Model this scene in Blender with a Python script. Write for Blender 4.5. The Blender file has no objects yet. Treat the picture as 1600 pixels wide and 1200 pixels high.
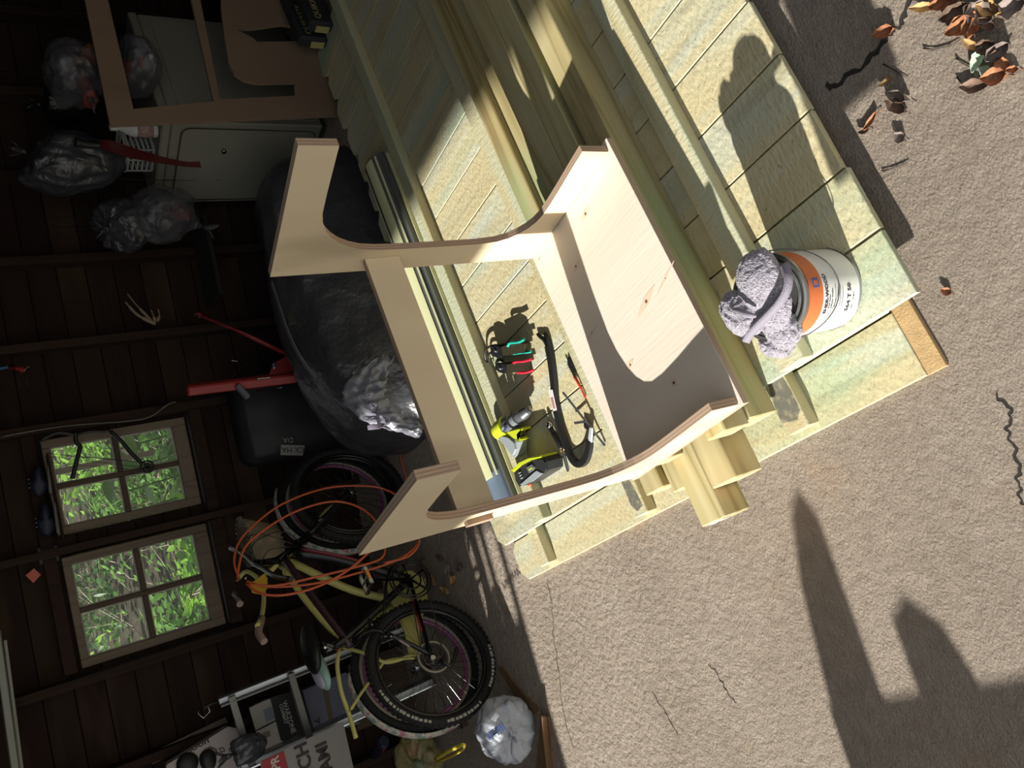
import bpy, bmesh, math, random
from mathutils import Vector, Matrix, Euler, noise
random.seed(7)
S = bpy.context.scene
C = S.collection
PI = math.pi
# ------------------------------------------------------------------ camera (phone held on its side, looking down into the garage)
MC = Matrix(((-0.3598, -0.4522, -0.8161), (-0.8884, 0.4333, 0.1515), (0.2851, 0.7796, -0.5577)))
def _ortho(m):
    r0 = Vector(m[0]).normalized(); r2 = Vector(m[2]); r2 = (r2 - r0 * r2.dot(r0)).normalized(); r1 = r2.cross(r0)
    return Matrix((r0, r1, r2))
MC = _ortho(MC)
FPX = 1234.6; CAMZ = 1.57
cam = bpy.data.cameras.new('camera'); camo = bpy.data.objects.new('camera', cam); C.objects.link(camo)
cam.sensor_width = 36; cam.lens = 36 * FPX / 1600; cam.clip_start = .02; cam.clip_end = 200
camo.matrix_world = Matrix.Translation((0, 0, CAMZ)) @ Matrix((MC[0], -MC[1], -MC[2])).transposed().to_4x4()
S.camera = camo
# ------------------------------------------------------------------ light
SUN = Vector((1, -.155, -.49)).normalized()
sun = bpy.data.lights.new('sun', 'SUN'); sun.energy = 9.2; sun.angle = math.radians(.6); sun.color = (1, .965, .90)
suno = bpy.data.objects.new('sun', sun); C.objects.link(suno)
suno.rotation_euler = SUN.to_track_quat('-Z', 'Y').to_euler(); suno.location = (-6, 1, 6)
W = bpy.data.worlds.new('World'); S.world = W; W.use_nodes = True
wn = W.node_tree.nodes; wl_ = W.node_tree.links
bg = wn['Background']; bg.inputs[1].default_value = 1.0
sky_tc = wn.new('ShaderNodeTexCoord'); sky_sep = wn.new('ShaderNodeSeparateXYZ'); sky_r = wn.new('ShaderNodeValToRGB')
wl_.new(sky_tc.outputs['Generated'], sky_sep.inputs[0]); wl_.new(sky_sep.outputs[2], sky_r.inputs[0]); wl_.new(sky_r.outputs[0], bg.inputs[0])
sky_r.color_ramp.elements[0].position = .0; sky_r.color_ramp.elements[0].color = (.86, .85, .78, 1)
sky_r.color_ramp.elements[1].position = .7; sky_r.color_ramp.elements[1].color = (.70, .75, .82, 1)
S.view_settings.view_transform = 'Standard'; S.view_settings.look = 'None'; S.view_settings.gamma = 1
S.view_settings.use_curve_mapping = False; S.view_settings.exposure = 0.0
# ------------------------------------------------------------------ pixel rays -> places on real planes
def ray(u, v): return MC.transposed() @ Vector((u - 800, v - 600, FPX))
def Zp(u, v, z):
    r = ray(u, v); return Vector((0, 0, CAMZ)) + r * ((z - CAMZ) / r.z)
def Yp(u, v, y):
    r = ray(u, v); return Vector((0, 0, CAMZ)) + r * (y / r.y)
def Xp(u, v, x):
    r = ray(u, v); return Vector((0, 0, CAMZ)) + r * (x / r.x)
WD = Vector((math.cos(math.radians(-15)), math.sin(math.radians(-15)), 0))      # along the window wall
WM = Vector((-WD.y, WD.x, 0))                                                   # out through it
WDIST = 4.0
def Wp(s, e, z):                                                                # e = metres in front of the window wall
    p = WD * s + WM * (WDIST - e); return Vector((p.x, p.y, z))
def Wr(u, v, e):
    r = ray(u, v); return Vector((0, 0, CAMZ)) + r * ((WDIST - e) / r.dot(WM))
# ------------------------------------------------------------------ materials
MATS = {}
def nt(name):
    m = bpy.data.materials.new(name); m.use_nodes = True; MATS[name] = m
    n = m.node_tree.nodes; return m, n, m.node_tree.links, n['Principled BSDF']
def rgb(h):
    if isinstance(h, tuple): return (*h, 1)
    h = h.lstrip('#'); c = [int(h[i:i + 2], 16) / 255 for i in (0, 2, 4)]
    return tuple((x / 12.92 if x <= .04045 else ((x + .055) / 1.055) ** 2.4) for x in c) + (1,)
def flat(name, col, rough=.6, metal=0, bump=0, bscale=60, spec=.5, var=0, alpha=1, trans=0, bdist=.01):
    if name in MATS: return MATS[name]
    m, n, l, b = nt(name)
    b.inputs['Base Color'].default_value = rgb(col); b.inputs['Roughness'].default_value = rough; b.inputs['Metallic'].default_value = metal
    b.inputs['Specular IOR Level'].default_value = spec
    if alpha < 1: b.inputs['Alpha'].default_value = alpha
    if trans: b.inputs['Transmission Weight'].default_value = trans
    tc = n.new('ShaderNodeTexCoord')
    if var:
        t = n.new('ShaderNodeTexNoise'); t.inputs['Scale'].default_value = bscale * .25; t.inputs['Detail'].default_value = 5; l.new(tc.outputs['Object'], t.inputs[0])
        mx = n.new('ShaderNodeMix'); mx.data_type = 'RGBA'; mx.blend_type = 'MULTIPLY'; mx.inputs[0].default_value = 1
        r = n.new('ShaderNodeMapRange'); r.inputs[1].default_value = .3; r.inputs[2].default_value = .7; r.inputs[3].default_value = 1 - var; r.inputs[4].default_value = 1 + var * .4
        l.new(t.outputs[0], r.inputs[0]); mx.inputs[6].default_value = rgb(col); l.new(r.outputs[0], mx.inputs[7]); l.new(mx.outputs[2], b.inputs['Base Color'])
    if bump:
        t = n.new('ShaderNodeTexNoise'); t.inputs['Scale'].default_value = bscale; t.inputs['Detail'].default_value = 6; l.new(tc.outputs['Object'], t.inputs[0])
        bp = n.new('ShaderNodeBump'); bp.inputs['Strength'].default_value = bump; bp.inputs['Distance'].default_value = bdist
        l.new(t.outputs[0], bp.inputs['Height']); l.new(bp.outputs[0], b.inputs['Normal'])
    return m
def mixc(n, l, fac, a, b, mode='MIX'):
    mx = n.new('ShaderNodeMix'); mx.data_type = 'RGBA'; mx.blend_type = mode
    for s, v in ((0, fac), (6, a), (7, b)):
        if hasattr(v, 'links') or hasattr(v, 'is_linked'): l.new(v, mx.inputs[s])
        else: mx.inputs[s].default_value = v
    return mx.outputs[2]
def ramp(n, l, src, stops):
    r = n.new('ShaderNodeValToRGB'); l.new(src, r.inputs[0])
    e = r.color_ramp.elements
    while len(e) < len(stops): e.new(.5)
    for i, (p, c) in enumerate(stops): e[i].position = p; e[i].color = rgb(c) if not isinstance(c, (int, float)) else (c, c, c, 1)
    return r.outputs[0]
def wood(name, cols, axis=1, grain=9, rough_bump=.35, saw=0, knots=0, stain=None, bands=None, rough=.75, spread=1.0, coarse=1.0):
    """treated or raw timber; axis = long direction of the piece in object space"""
    m, n, l, b = nt(name)
    tc = n.new('ShaderNodeTexCoord'); oi = n.new('ShaderNodeObjectInfo')
    ad = n.new('ShaderNodeVectorMath'); ad.operation = 'ADD'; l.new(tc.outputs['Object'], ad.inputs[0])
    sc = n.new('ShaderNodeVectorMath'); sc.operation = 'SCALE'; sc.inputs[0].default_value = (37, 53, 71); l.new(oi.outputs['Random'], sc.inputs[3]); l.new(sc.outputs[0], ad.inputs[1])
    mp = n.new('ShaderNodeMapping'); s = [1.0, 1.0, 1.0]; s[axis] = .07; mp.inputs[3].default_value = s; l.new(ad.outputs[0], mp.inputs[0])
    g = n.new('ShaderNodeTexNoise'); g.inputs['Scale'].default_value = grain; g.inputs['Detail'].default_value = 3; g.inputs['Distortion'].default_value = .5; l.new(mp.outputs[0], g.inputs[0])
    wv = n.new('ShaderNodeMath'); wv.operation = 'MULTIPLY'; wv.inputs[1].default_value = 9 * coarse; l.new(g.outputs[0], wv.inputs[0])
    fr = n.new('ShaderNodeMath'); fr.operation = 'PINGPONG'; fr.inputs[1].default_value = 1; l.new(wv.outputs[0], fr.inputs[0])
    col = ramp(n, l, fr.outputs[0], [(0, cols[0]), (.75, cols[1]), (1, cols[2])])
    # board to board difference
    bt = n.new('ShaderNodeTexNoise'); bt.inputs['Scale'].default_value = 2.3; bt.inputs['Detail'].default_value = 2; l.new(mp.outputs[0], bt.inputs[0])
    c2 = ramp(n, l, oi.outputs['Random'], [(0, cols[3]), (.3, cols[0]), (.52, cols[4]), (.75, cols[3]), (1, cols[4])])
    f2 = n.new('ShaderNodeMapRange'); f2.inputs[1].default_value = .4; f2.inputs[2].default_value = .62; f2.inputs[3].default_value = .35 * spread; f2.inputs[4].default_value = .9 * spread; l.new(bt.outputs[0], f2.inputs[0])
    col = mixc(n, l, f2.outputs[0], col, c2)
    if bands:
        bn = n.new('ShaderNodeTexNoise'); bn.inputs['Scale'].default_value = 15; bn.inputs['Detail'].default_value = 2.5; bn.inputs['Distortion'].default_value = .3; mq = n.new('ShaderNodeMapping'); sq = [1.0, 1.0, 1.0]; sq[axis] = .09; mq.inputs[3].default_value = sq; mq.inputs[1].default_value = (3, 8, 1); l.new(ad.outputs[0], mq.inputs[0]); l.new(mq.outputs[0], bn.inputs[0])
        lo = n.new('ShaderNodeMapRange'); lo.inputs[1].default_value = .50; lo.inputs[2].default_value = .60; lo.inputs[4].default_value = .6; l.new(bn.outputs[0], lo.inputs[0]); col = mixc(n, l, lo.outputs[0], col, rgb(bands[0]))
        hi = n.new('ShaderNodeMapRange'); hi.inputs[1].default_value = .49; hi.inputs[2].default_value = .40; hi.inputs[4].default_value = .5; l.new(bn.outputs[0], hi.inputs[0]); col = mixc(n, l, hi.outputs[0], col, rgb(bands[1]))
        sn = n.new('ShaderNodeTexNoise'); sn.inputs['Scale'].default_value = 90; sn.inputs['Detail'].default_value = 3; l.new(ad.outputs[0], sn.inputs[0]); sf = ramp(n, l, sn.outputs[0], [(.0, 0.0), (.66, 0.0), (.74, .5)]); col = mixc(n, l, sf, col, rgb('#4c4a3c'))
    if stain:
        st = n.new('ShaderNodeTexNoise'); st.inputs['Scale'].default_value = 3.2; st.inputs['Detail'].default_value = 4; mp2 = n.new('ShaderNodeMapping'); s2 = [1, 1, 1]; s2[axis] = .3; mp2.inputs[3].default_value = s2; mp2.inputs[1].default_value = (5, 2, 9)
        l.new(ad.outputs[0], mp2.inputs[0]); l.new(mp2.outputs[0], st.inputs[0])
        f3 = n.new('ShaderNodeMapRange'); f3.inputs[1].default_value = .56; f3.inputs[2].default_value = .70; f3.inputs[4].default_value = .6; l.new(st.outputs[0], f3.inputs[0])
        col = mixc(n, l, f3.outputs[0], col, rgb(stain))
    if knots:
        vo = n.new('ShaderNodeTexVoronoi'); mk = n.new('ShaderNodeMapping'); s3 = [1, 1, 1]; s3[axis] = .45; mk.inputs[3].default_value = s3; l.new(ad.outputs[0], mk.inputs[0]); l.new(mk.outputs[0], vo.inputs[0]); vo.inputs['Scale'].default_value = knots
        kf = ramp(n, l, vo.outputs['Distance'], [(.0, 1.0), (.055, .8), (.085, .15), (.14, 0.0)])
        col = mixc(n, l, kf, col, rgb(cols[2]), 'MULTIPLY')
        col = mixc(n, l, kf, col, rgb('#6b4a2c'))
        vo.inputs['Randomness'].default_value = 1
    l.new(col, b.inputs['Base Color']); b.inputs['Roughness'].default_value = rough; b.inputs['Specular IOR Level'].default_value = .25
    h = n.new('ShaderNodeTexNoise'); h.inputs['Scale'].default_value = 120; h.inputs['Detail'].default_value = 6
    mb = n.new('ShaderNodeMapping'); s4 = [1.0, 1.0, 1.0]; s4[axis] = .9 if saw else .06
    if saw: s4[1 - axis if axis < 2 else 0] = .4
    mb.inputs[3].default_value = s4; l.new(ad.outputs[0], mb.inputs[0]); l.new(mb.outputs[0], h.inputs[0])
    bp = n.new('ShaderNodeBump'); bp.inputs['Strength'].default_value = rough_bump; bp.inputs['Distance'].default_value = .004; l.new(h.outputs[0], bp.inputs['Height']); l.new(bp.outputs[0], b.inputs['Normal'])
    return m
def ply_edge(name, axis, t=.019, n_ply=7, cols=('#bda48a', '#8a7361', '#a48a73')):
    m, n, l, b = nt(name)
    tc = n.new('ShaderNodeTexCoord'); sp = n.new('ShaderNodeSeparateXYZ'); l.new(tc.outputs['Object'], sp.inputs[0])
    mu = n.new('ShaderNodeMath'); mu.operation = 'MULTIPLY'; mu.inputs[1].default_value = n_ply / t; l.new(sp.outputs[axis], mu.inputs[0])
    pp = n.new('ShaderNodeMath'); pp.operation = 'PINGPONG'; pp.inputs[1].default_value = 1; l.new(mu.outputs[0], pp.inputs[0])
    ns = n.new('ShaderNodeTexNoise'); ns.inputs['Scale'].default_value = 40; l.new(tc.outputs['Object'], ns.inputs[0])
    c = ramp(n, l, pp.outputs[0], [(.35, cols[0]), (.65, cols[1])])
    c = mixc(n, l, .0, c, rgb(cols[2])); c = mixc(n, l, ns.outputs[0], c, rgb(cols[2]))
    l.new(c, b.inputs['Base Color']); b.inputs['Roughness'].default_value = .8
    return m
# ------------------------------------------------------------------ mesh helpers
def link_mesh(name, me, mat=None, parent=None):
    o = bpy.data.objects.new(name, me); C.objects.link(o)
    for mm in (mat if isinstance(mat, (list, tuple)) else [mat] if mat else []): me.materials.append(mm)
    if parent: o.parent = parent
    return o
def build(name, bm, mat=None, parent=None, smooth=False, local=False, label=None):
    """bm is in world coordinates unless local; the parent's place is taken off"""
    if not local:
        inv = parent.matrix_basis.inverted() if parent else None
        if parent and parent.parent: inv = (parent.parent.matrix_basis @ parent.matrix_basis).inverted()
        if inv: bmesh.ops.transform(bm, matrix=inv, verts=bm.verts)
    bmesh.ops.recalc_face_normals(bm, faces=bm.faces)
    me = bpy.data.meshes.new(name); bm.to_mesh(me); bm.free()
    if smooth:
        for p in me.polygons: p.use_smooth = True
    o = link_mesh(name, me, mat, parent)
    if label: o['label'] = label
    return o
def smooth_by_angle(o, a=40):
    me = o.data
    for p in me.polygons: p.use_smooth = True
    bm = bmesh.new(); bm.from_mesh(me)
    for e in bm.edges:
        if len(e.link_faces) == 2 and e.calc_face_angle(0) > math.radians(a): e.smooth = False
    bm.to_mesh(me); bm.free(); return o
def thing(name, label, cat, loc=(0, 0, 0), rot=(0, 0, 0), group=None, mat=None):
    o = bpy.data.objects.new(name, None); C.objects.link(o); o.empty_display_size = .05
    if mat is not None: o.matrix_basis = mat
    else: o.matrix_basis = Matrix.Translation(loc) @ Euler(rot).to_matrix().to_4x4()
    o['label'] = label; o['category'] = cat
    if group: o['group'] = group
    return o
def tag(o, label, cat, group=None, kind=None):
    if label: o['label'] = label
    if cat: o['category'] = cat
    if group: o['group'] = group
    if kind: o['kind'] = kind
    return o
def struct(o, label=None):
    o['kind'] = 'structure'
    if label: o['label'] = label
    return o
def bx(bm, lo, hi, bev=0, mat=None, mi=0):
    """axis box, optional matrix"""
    r = bmesh.ops.create_cube(bm, size=1)
    vs = r['verts']; lo = Vector(lo); hi = Vector(hi); c = (lo + hi) / 2; d = hi - lo
    for v in vs: v.co = Vector((v.co.x * d.x, v.co.y * d.y, v.co.z * d.z)) + c
    fs = list({f for v in vs for f in v.link_faces})
    for f in fs: f.material_index = mi
    if bev:
        es = list({e for v in vs for e in v.link_edges})
        r = bmesh.ops.bevel(bm, geom=es, offset=bev, segments=1, affect='EDGES', profile=.5)
        vs = list({v for f in r['faces'] for v in f.verts} | {v for v in vs if v.is_valid})
    if mat is not None: bmesh.ops.transform(bm, matrix=mat, verts=[v for v in vs if v.is_valid])
    return vs
def box(name, lo, hi, mat, parent=None, bev=0, local=False, m=None, label=None):
    bm = bmesh.new(); bx(bm, lo, hi, bev, m); return build(name, bm, mat, parent, local=local, label=label)
def frame_from(d, up=Vector((0, 0, 1))):
    d = d.normalized()
    if abs(d.dot(up)) > .98: up = Vector((1, 0, 0))
    x = d.cross(up).normalized(); y = x.cross(d).normalized(); return x, y
def tube(bm, pts, r, seg=8, closed=False, caps=True, squash=1, mi=0):
    pts = [Vector(p) for p in pts]; n = len(pts)
    rr = r if isinstance(r, (list, tuple)) else [r] * n
    rings = []; up = None
    for i, p in enumerate(pts):
        a = pts[(i - 1) % n] if (i or closed) else p; b = pts[(i + 1) % n] if (i < n - 1 or closed) else p
        d = (b - a)
        if d.length < 1e-9: d = Vector((0, 0, 1))
        d.normalize()
        if up is None: x, y = frame_from(d)
        else:
            x = (up - d * up.dot(d))
            if x.length < 1e-6: x, y = frame_from(d)
            x.normalize(); y = d.cross(x)
        up = x
        rings.append([bm.verts.new(p + x * (math.cos(2 * PI * k / seg) * rr[i]) + y * (math.sin(2 * PI * k / seg) * rr[i] * squash)) for k in range(seg)])
    for i in range(n if closed else n - 1):
        A = rings[i]; B = rings[(i + 1) % n]
        off = 0
        if closed and i == n - 1:
            off = min(range(seg), key=lambda o: sum((A[k].co - B[(k + o) % seg].co).length for k in range(seg)))
        for k in range(seg):
            f = bm.faces.new((A[k], A[(k + 1) % seg], B[(k + 1 + off) % seg], B[(k + off) % seg])); f.material_index = mi; f.smooth = True
    if caps and not closed:
        for R in (rings[0], rings[-1]):
            f = bm.faces.new(R); f.material_index = mi
def smooth_path(pts, n=8):
    """Catmull-Rom through the points"""
    P = [Vector(p) for p in pts]; out = []
    for i in range(len(P) - 1):
        a = P[max(i - 1, 0)]; b = P[i]; c = P[i + 1]; d = P[min(i + 2, len(P) - 1)]
        for k in range(n):
            t = k / n
            out.append(.5 * ((2 * b) + (c - a) * t + (2 * a - 5 * b + 4 * c - d) * t * t + (3 * b - a - 3 * c + d) * t ** 3))
    out.append(P[-1]); return out
def rod(name, pts, r, mat, parent=None, seg=8, closed=False, local=False, label=None, squash=1):
    bm = bmesh.new(); tube(bm, pts, r, seg, closed, squash=squash); return build(name, bm, mat, parent, local=local, label=label)
def lathe(bm, prof, seg=32, m=None, mi=0):
    rings = []; vs = []
    for r, z in prof:
        if r < 1e-6: ring = [bm.verts.new((0, 0, z))]
        else: ring = [bm.verts.new((r * math.cos(2 * PI * k / seg), r * math.sin(2 * PI * k / seg), z)) for k in range(seg)]
        rings.append(ring); vs += ring
    for A, B in zip(rings, rings[1:]):
        for k in range(seg):
            k2 = (k + 1) % seg
            q = [A[k % len(A)], A[k2 % len(A)], B[k2 % len(B)], B[k % len(B)]]
            q = [v for i, v in enumerate(q) if v not in q[:i]]
            if len(q) > 2:
                f = bm.faces.new(q); f.smooth = True; f.material_index = mi
    if m is not None: bmesh.ops.transform(bm, matrix=m, verts=vs)
    return vs
def prism(bm, outline, t0, t1, axes='yz', mi_face=0, mi_edge=0, holes=None, m=None):
    """extrude a 2-D outline; axes names the outline's plane; material split face/edge; holes = list of outlines (bridged by fill)"""
    def mk(p, t):
        a, b = p
        return {'yz': Vector((t, a, b)), 'xz': Vector((a, t, b)), 'xy': Vector((a, b, t))}[axes]
    loops = [outline] + (holes or []); vs = []
    caps = []
    for t in (t0, t1):
        edges = []; L = []
        for lp in loops:
            V = [bm.verts.new(mk(p, t)) for p in lp]; L.append(V); vs += V
            for i in range(len(V)): edges.append(bm.edges.new((V[i], V[(i + 1) % len(V)])))
        caps.append(L)
        if len(loops) == 1:
            f = bm.faces.new(L[0]); f.material_index = mi_face
        else:
            r = bmesh.ops.triangle_fill(bm, edges=edges, use_beauty=True)
            for g in r['geom']:
                if isinstance(g, bmesh.types.BMFace): g.material_index = mi_face
    for A, B in zip(caps[0], caps[1]):
        for i in range(len(A)):
            j = (i + 1) % len(A)
            f = bm.faces.new((A[i], A[j], B[j], B[i])); f.material_index = mi_edge
    if m is not None: bmesh.ops.transform(bm, matrix=m, verts=vs)
    return vs
def text_mesh(name, body, size, mat, parent, m, extrude=.0004, bold=0, sx=1.0, font_shear=0, align='LEFT', local=False):
    cu = bpy.data.curves.new(name, 'FONT'); cu.body = body; cu.size = size; cu.extrude = extrude; cu.offset = bold; cu.shear = font_shear; cu.align_x = align; cu.resolution_u = 2
    to = bpy.data.objects.new(name + '_tmp', cu); C.objects.link(to)
    dg = bpy.context.evaluated_depsgraph_get(); dg.update()
    me = bpy.data.meshes.new_from_object(to.evaluated_get(dg)); bpy.data.objects.remove(to); bpy.data.curves.remove(cu)
    mm = m @ Matrix.Diagonal((sx, 1, 1, 1))
    if parent and not local:
        pm = parent.matrix_basis if not parent.parent else parent.parent.matrix_basis @ parent.matrix_basis
        mm = pm.inverted() @ mm
    me.transform(mm); me.name = name
    return link_mesh(name, me, mat, parent)
def basis(o, x, y, z=None):
    x = Vector(x).normalized(); y = Vector(y); y = (y - x * y.dot(x)).normalized(); z = x.cross(y)
    return Matrix.Translation(Vector(o)) @ Matrix((x, y, z)).transposed().to_4x4()
def blob(bm, c, r, sub=4, amp=.15, freq=3, seed=0, m=None, fold=0, fn=None, flat_z=None, mi=0):
    rr = Vector(r if isinstance(r, (tuple, list, Vector)) else (r, r, r))
    g = bmesh.ops.create_icosphere(bm, subdivisions=sub, radius=1); off = Vector((seed * 7.3, seed * 3.1, seed * 5.7)); c = Vector(c)
    for v in g['verts']:
        p = v.co.copy(); d = noise.noise(p * freq + off) * amp + noise.noise(p * freq * 2.7 + off) * amp * .4
        if fold: d += -abs(noise.noise(p * freq * 1.7 + off * 2)) * fold
        q = p * (1 + d)
        if fn: q = fn(q)
        q = Vector((q.x * rr.x, q.y * rr.y, q.z * rr.z))
        if m is not None: q = m @ q
        q += c
        if flat_z is not None and q.z < flat_z: q.z = flat_z + (q.z - flat_z) * .02
        v.co = q
    for f in {f for v in g['verts'] for f in v.link_faces}: f.smooth = True; f.material_index = mi
    return g['verts']
def dup(root, m, label=None, group=None):
    def cp(o, par):
        c = o.copy(); C.objects.link(c)
        if par: c.parent = par
        for ch in list(o.children): cp(ch, c)
        return c
    r = cp(root, None); r.matrix_basis = m
    if label: r['label'] = label
    if group: r['group'] = group
    return r
# ================================================================== setting
def concrete():
    m, n, l, b = nt('concrete')
    tc = n.new('ShaderNodeTexCoord'); P = tc.outputs['Object']
    big = n.new('ShaderNodeTexNoise'); big.inputs['Scale'].default_value = 2.2; big.inputs['Detail'].default_value = 6; l.new(P, big.inputs[0])
    mid = n.new('ShaderNodeTexNoise'); mid.inputs['Scale'].default_value = 22; mid.inputs['Detail'].default_value = 8; mid.inputs['Roughness'].default_value = .7; l.new(P, mid.inputs[0])
    fine = n.new('ShaderNodeTexNoise'); fine.inputs['Scale'].default_value = 160; fine.inputs['Detail'].default_value = 5; fine.inputs['Roughness'].default_value = .7; l.new(P, fine.inputs[0])
    c = ramp(n, l, big.outputs[0], [(.3, '#94887c'), (.5, '#a3978b'), (.68, '#aa9f94')])
    c = mixc(n, l, .35, c, ramp(n, l, mid.outputs[0], [(.3, '#756c62'), (.7, '#b3aa9c')]))
    c = mixc(n, l, .3, c, ramp(n, l, fine.outputs[0], [(.35, '#6b6158'), (.65, '#d8ccbc')]), 'OVERLAY')
    rust = n.new('ShaderNodeTexNoise'); rust.inputs['Scale'].default_value = 3.1; rust.inputs['Detail'].default_value = 4; mp = n.new('ShaderNodeMapping'); mp.inputs[1].default_value = (3.1, 7.7, 0); l.new(P, mp.inputs[0]); l.new(mp.outputs[0], rust.inputs[0])
    rf = n.new('ShaderNodeMapRange'); rf.inputs[1].default_value = .62; rf.inputs[2].default_value = .75; rf.inputs[4].default_value = .35; l.new(rust.outputs[0], rf.inputs[0])
    c = mixc(n, l, rf.outputs[0], c, rgb('#a98a66'))
    # greasy spots
    vo = n.new('ShaderNodeTexVoronoi'); vo.inputs['Scale'].default_value = 2.7; l.new(P, vo.inputs[0])
    sf = ramp(n, l, vo.outputs['Distance'], [(.0, .5), (.06, .4), (.10, 0.0)])
    c = mixc(n, l, sf, c, rgb('#6a625c'))
    l.new(c, b.inputs['Base Color']); b.inputs['Roughness'].default_value = .9; b.inputs['Specular IOR Level'].default_value = .2
    # relief: worn bare aggregate towards the driveway, finer trowelled slab further in
    sp = n.new('ShaderNodeSeparateXYZ'); l.new(P, sp.inputs[0])
    wr = n.new('ShaderNodeMapRange'); wr.inputs[1].default_value = 2.3; wr.inputs[2].default_value = .9; wr.inputs[3].default_value = .35; wr.inputs[4].default_value = 1.0; l.new(sp.outputs[1], wr.inputs[0])
    a1 = n.new('ShaderNodeTexNoise'); a1.inputs['Scale'].default_value = 185; a1.inputs['Detail'].default_value = 7; a1.inputs['Roughness'].default_value = .62; l.new(P, a1.inputs[0])
    mm = n.new('ShaderNodeMapping'); mm.inputs[2].default_value = (0, 0, math.radians(55)); mm.inputs[3].default_value = (.75, 1.15, 1); l.new(P, mm.inputs[0]); l.new(mm.outputs[0], a1.inputs[0])
    a2 = n.new('ShaderNodeTexNoise'); a2.inputs['Scale'].default_value = 48; a2.inputs['Detail'].default_value = 5; l.new(P, a2.inputs[0])
    h = n.new('ShaderNodeMath'); h.operation = 'MULTIPLY'; l.new(a1.outputs[0], h.inputs[0]); l.new(wr.outputs[0], h.inputs[1])
    h2 = n.new('ShaderNodeMath'); h2.operation = 'MULTIPLY_ADD'; h2.inputs[1].default_value = .9; l.new(a2.outputs[0], h2.inputs[0]); l.new(h.outputs[0], h2.inputs[2])
    bp = n.new('ShaderNodeBump'); bp.inputs['Strength'].default_value = .95; bp.inputs['Distance'].default_value = .010; l.new(h2.outputs[0], bp.inputs['Height']); l.new(bp.outputs[0], b.inputs['Normal'])
    return m
bm = bmesh.new()
fl = [Vector((-6, -3, 0)), Vector((4.6, -3, 0)), Vector((4.6, 2.72, 0)), Wp(3.25, 0, 0), Wp(-5.2, 0, 0), Vector((-6, 5.0, 0))]
gf = bm.faces.new([bm.verts.new((p.x, p.y, 0)) for p in fl])
r = bmesh.ops.extrude_face_region(bm, geom=[gf]); bmesh.ops.translate(bm, verts=[v for v in r['geom'] if isinstance(v, bmesh.types.BMVert)], vec=(0, 0, -.12))
floor = build('floor', bm, concrete()); struct(floor, 'worn grey concrete slab with rough bare aggregate and cracks')
# cracks in the slab
def crack(pts, w=.004):
    bm = bmesh.new(); P = smooth_path([Zp(u, v, 0) for u, v in pts], 6); rn = random.Random(len(pts))
    prev = None
    for i, p in enumerate(P):
        d = (P[min(i + 1, len(P) - 1)] - P[max(i - 1, 0)]).normalized(); nrm = Vector((-d.y, d.x, 0))
        j = nrm * rn.uniform(-.006, .006); ww = w * rn.uniform(.4, 1.3) * (0.3 if i in (0, len(P) - 1) else 1)
        a, c_, b_ = [bm.verts.new(q) for q in (p + j + nrm * ww + Vector((0, 0, .0012)), p + j + Vector((0, 0, .0004)), p + j - nrm * ww + Vector((0, 0, .0012)))]
        if prev: bm.faces.new((prev[0], prev[1], c_, a)); bm.faces.new((prev[1], prev[2], b_, c_))
        prev = (a, c_, b_)
    o = build('crack', bm, flat('crack_dirt', '#2a2420', .95), floor); return o
crack([(1440, -30), (1415, 25), (1400, 45), (1385, 62), (1350, 100), (1310, 130), (1290, 135)], .006)
crack([(1555, 615), (1580, 640), (1575, 670), (1590, 720), (1592, 760), (1600, 790)], .003)
crack([(1108, 1037), (1125, 1060), (1135, 1080), (1150, 1100)], .0016)
crack([(1020, 1080), (1040, 1115), (1060, 1150)], .0012)
crack([(855, 905), (862, 940), (865, 990), (872, 1040), (880, 1110), (897, 1170)], .0014)

# ---- window wall: studs and sheathing boards
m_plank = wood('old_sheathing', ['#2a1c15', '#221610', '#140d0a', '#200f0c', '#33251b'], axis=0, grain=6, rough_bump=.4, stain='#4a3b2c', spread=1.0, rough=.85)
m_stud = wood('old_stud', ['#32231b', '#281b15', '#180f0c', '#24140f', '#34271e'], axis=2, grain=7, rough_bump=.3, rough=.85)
m_sash = wood('grimy_sash', ['#73675a', '#695d50', '#554a3f', '#64594d', '#796d5e'], axis=2, grain=9, rough_bump=.25, rough=.7)
MW = Matrix((WD, -WM, Vector((0, 0, 1)))).transposed().to_4x4(); MW.translation = WM * WDIST   # wall frame: x along, y towards the room... z up
MW = Matrix.Translation(WM * WDIST) @ Matrix((WD, WM, Vector((0, 0, 1)))).transposed().to_4x4()   # x along the wall, y out, z up
wall = bpy.data.objects.new('wall_back', None); C.objects.link(wall); wall.matrix_basis = MW; struct(wall, 'dark stained timber garage wall of studs and horizontal boards')
WIN = [(.065, .485, .772, 1.368), (-.505, -.03, .772, 1.372)]
PW = .118
rn = random.Random(3)
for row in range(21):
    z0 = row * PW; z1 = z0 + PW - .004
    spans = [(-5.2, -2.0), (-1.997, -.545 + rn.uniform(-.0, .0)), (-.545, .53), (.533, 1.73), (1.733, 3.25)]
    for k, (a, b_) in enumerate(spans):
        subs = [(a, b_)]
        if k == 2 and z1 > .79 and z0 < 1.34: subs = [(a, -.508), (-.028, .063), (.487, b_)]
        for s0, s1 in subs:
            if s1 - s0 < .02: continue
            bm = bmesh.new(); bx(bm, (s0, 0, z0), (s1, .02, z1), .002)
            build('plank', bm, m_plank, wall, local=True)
for (s0, s1, z0, z1) in ((-5.2, -.505, 0, 2.48), (-.505, .485, 0, .77), (-.505, .485, 1.37, 2.48), (-.03, .065, .77, 1.37), (.485, 3.3, 0, 2.48)):
    box('sheathing', (s0, .021, z0), (s1, .034, z1), m_plank, wall, local=True)
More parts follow.
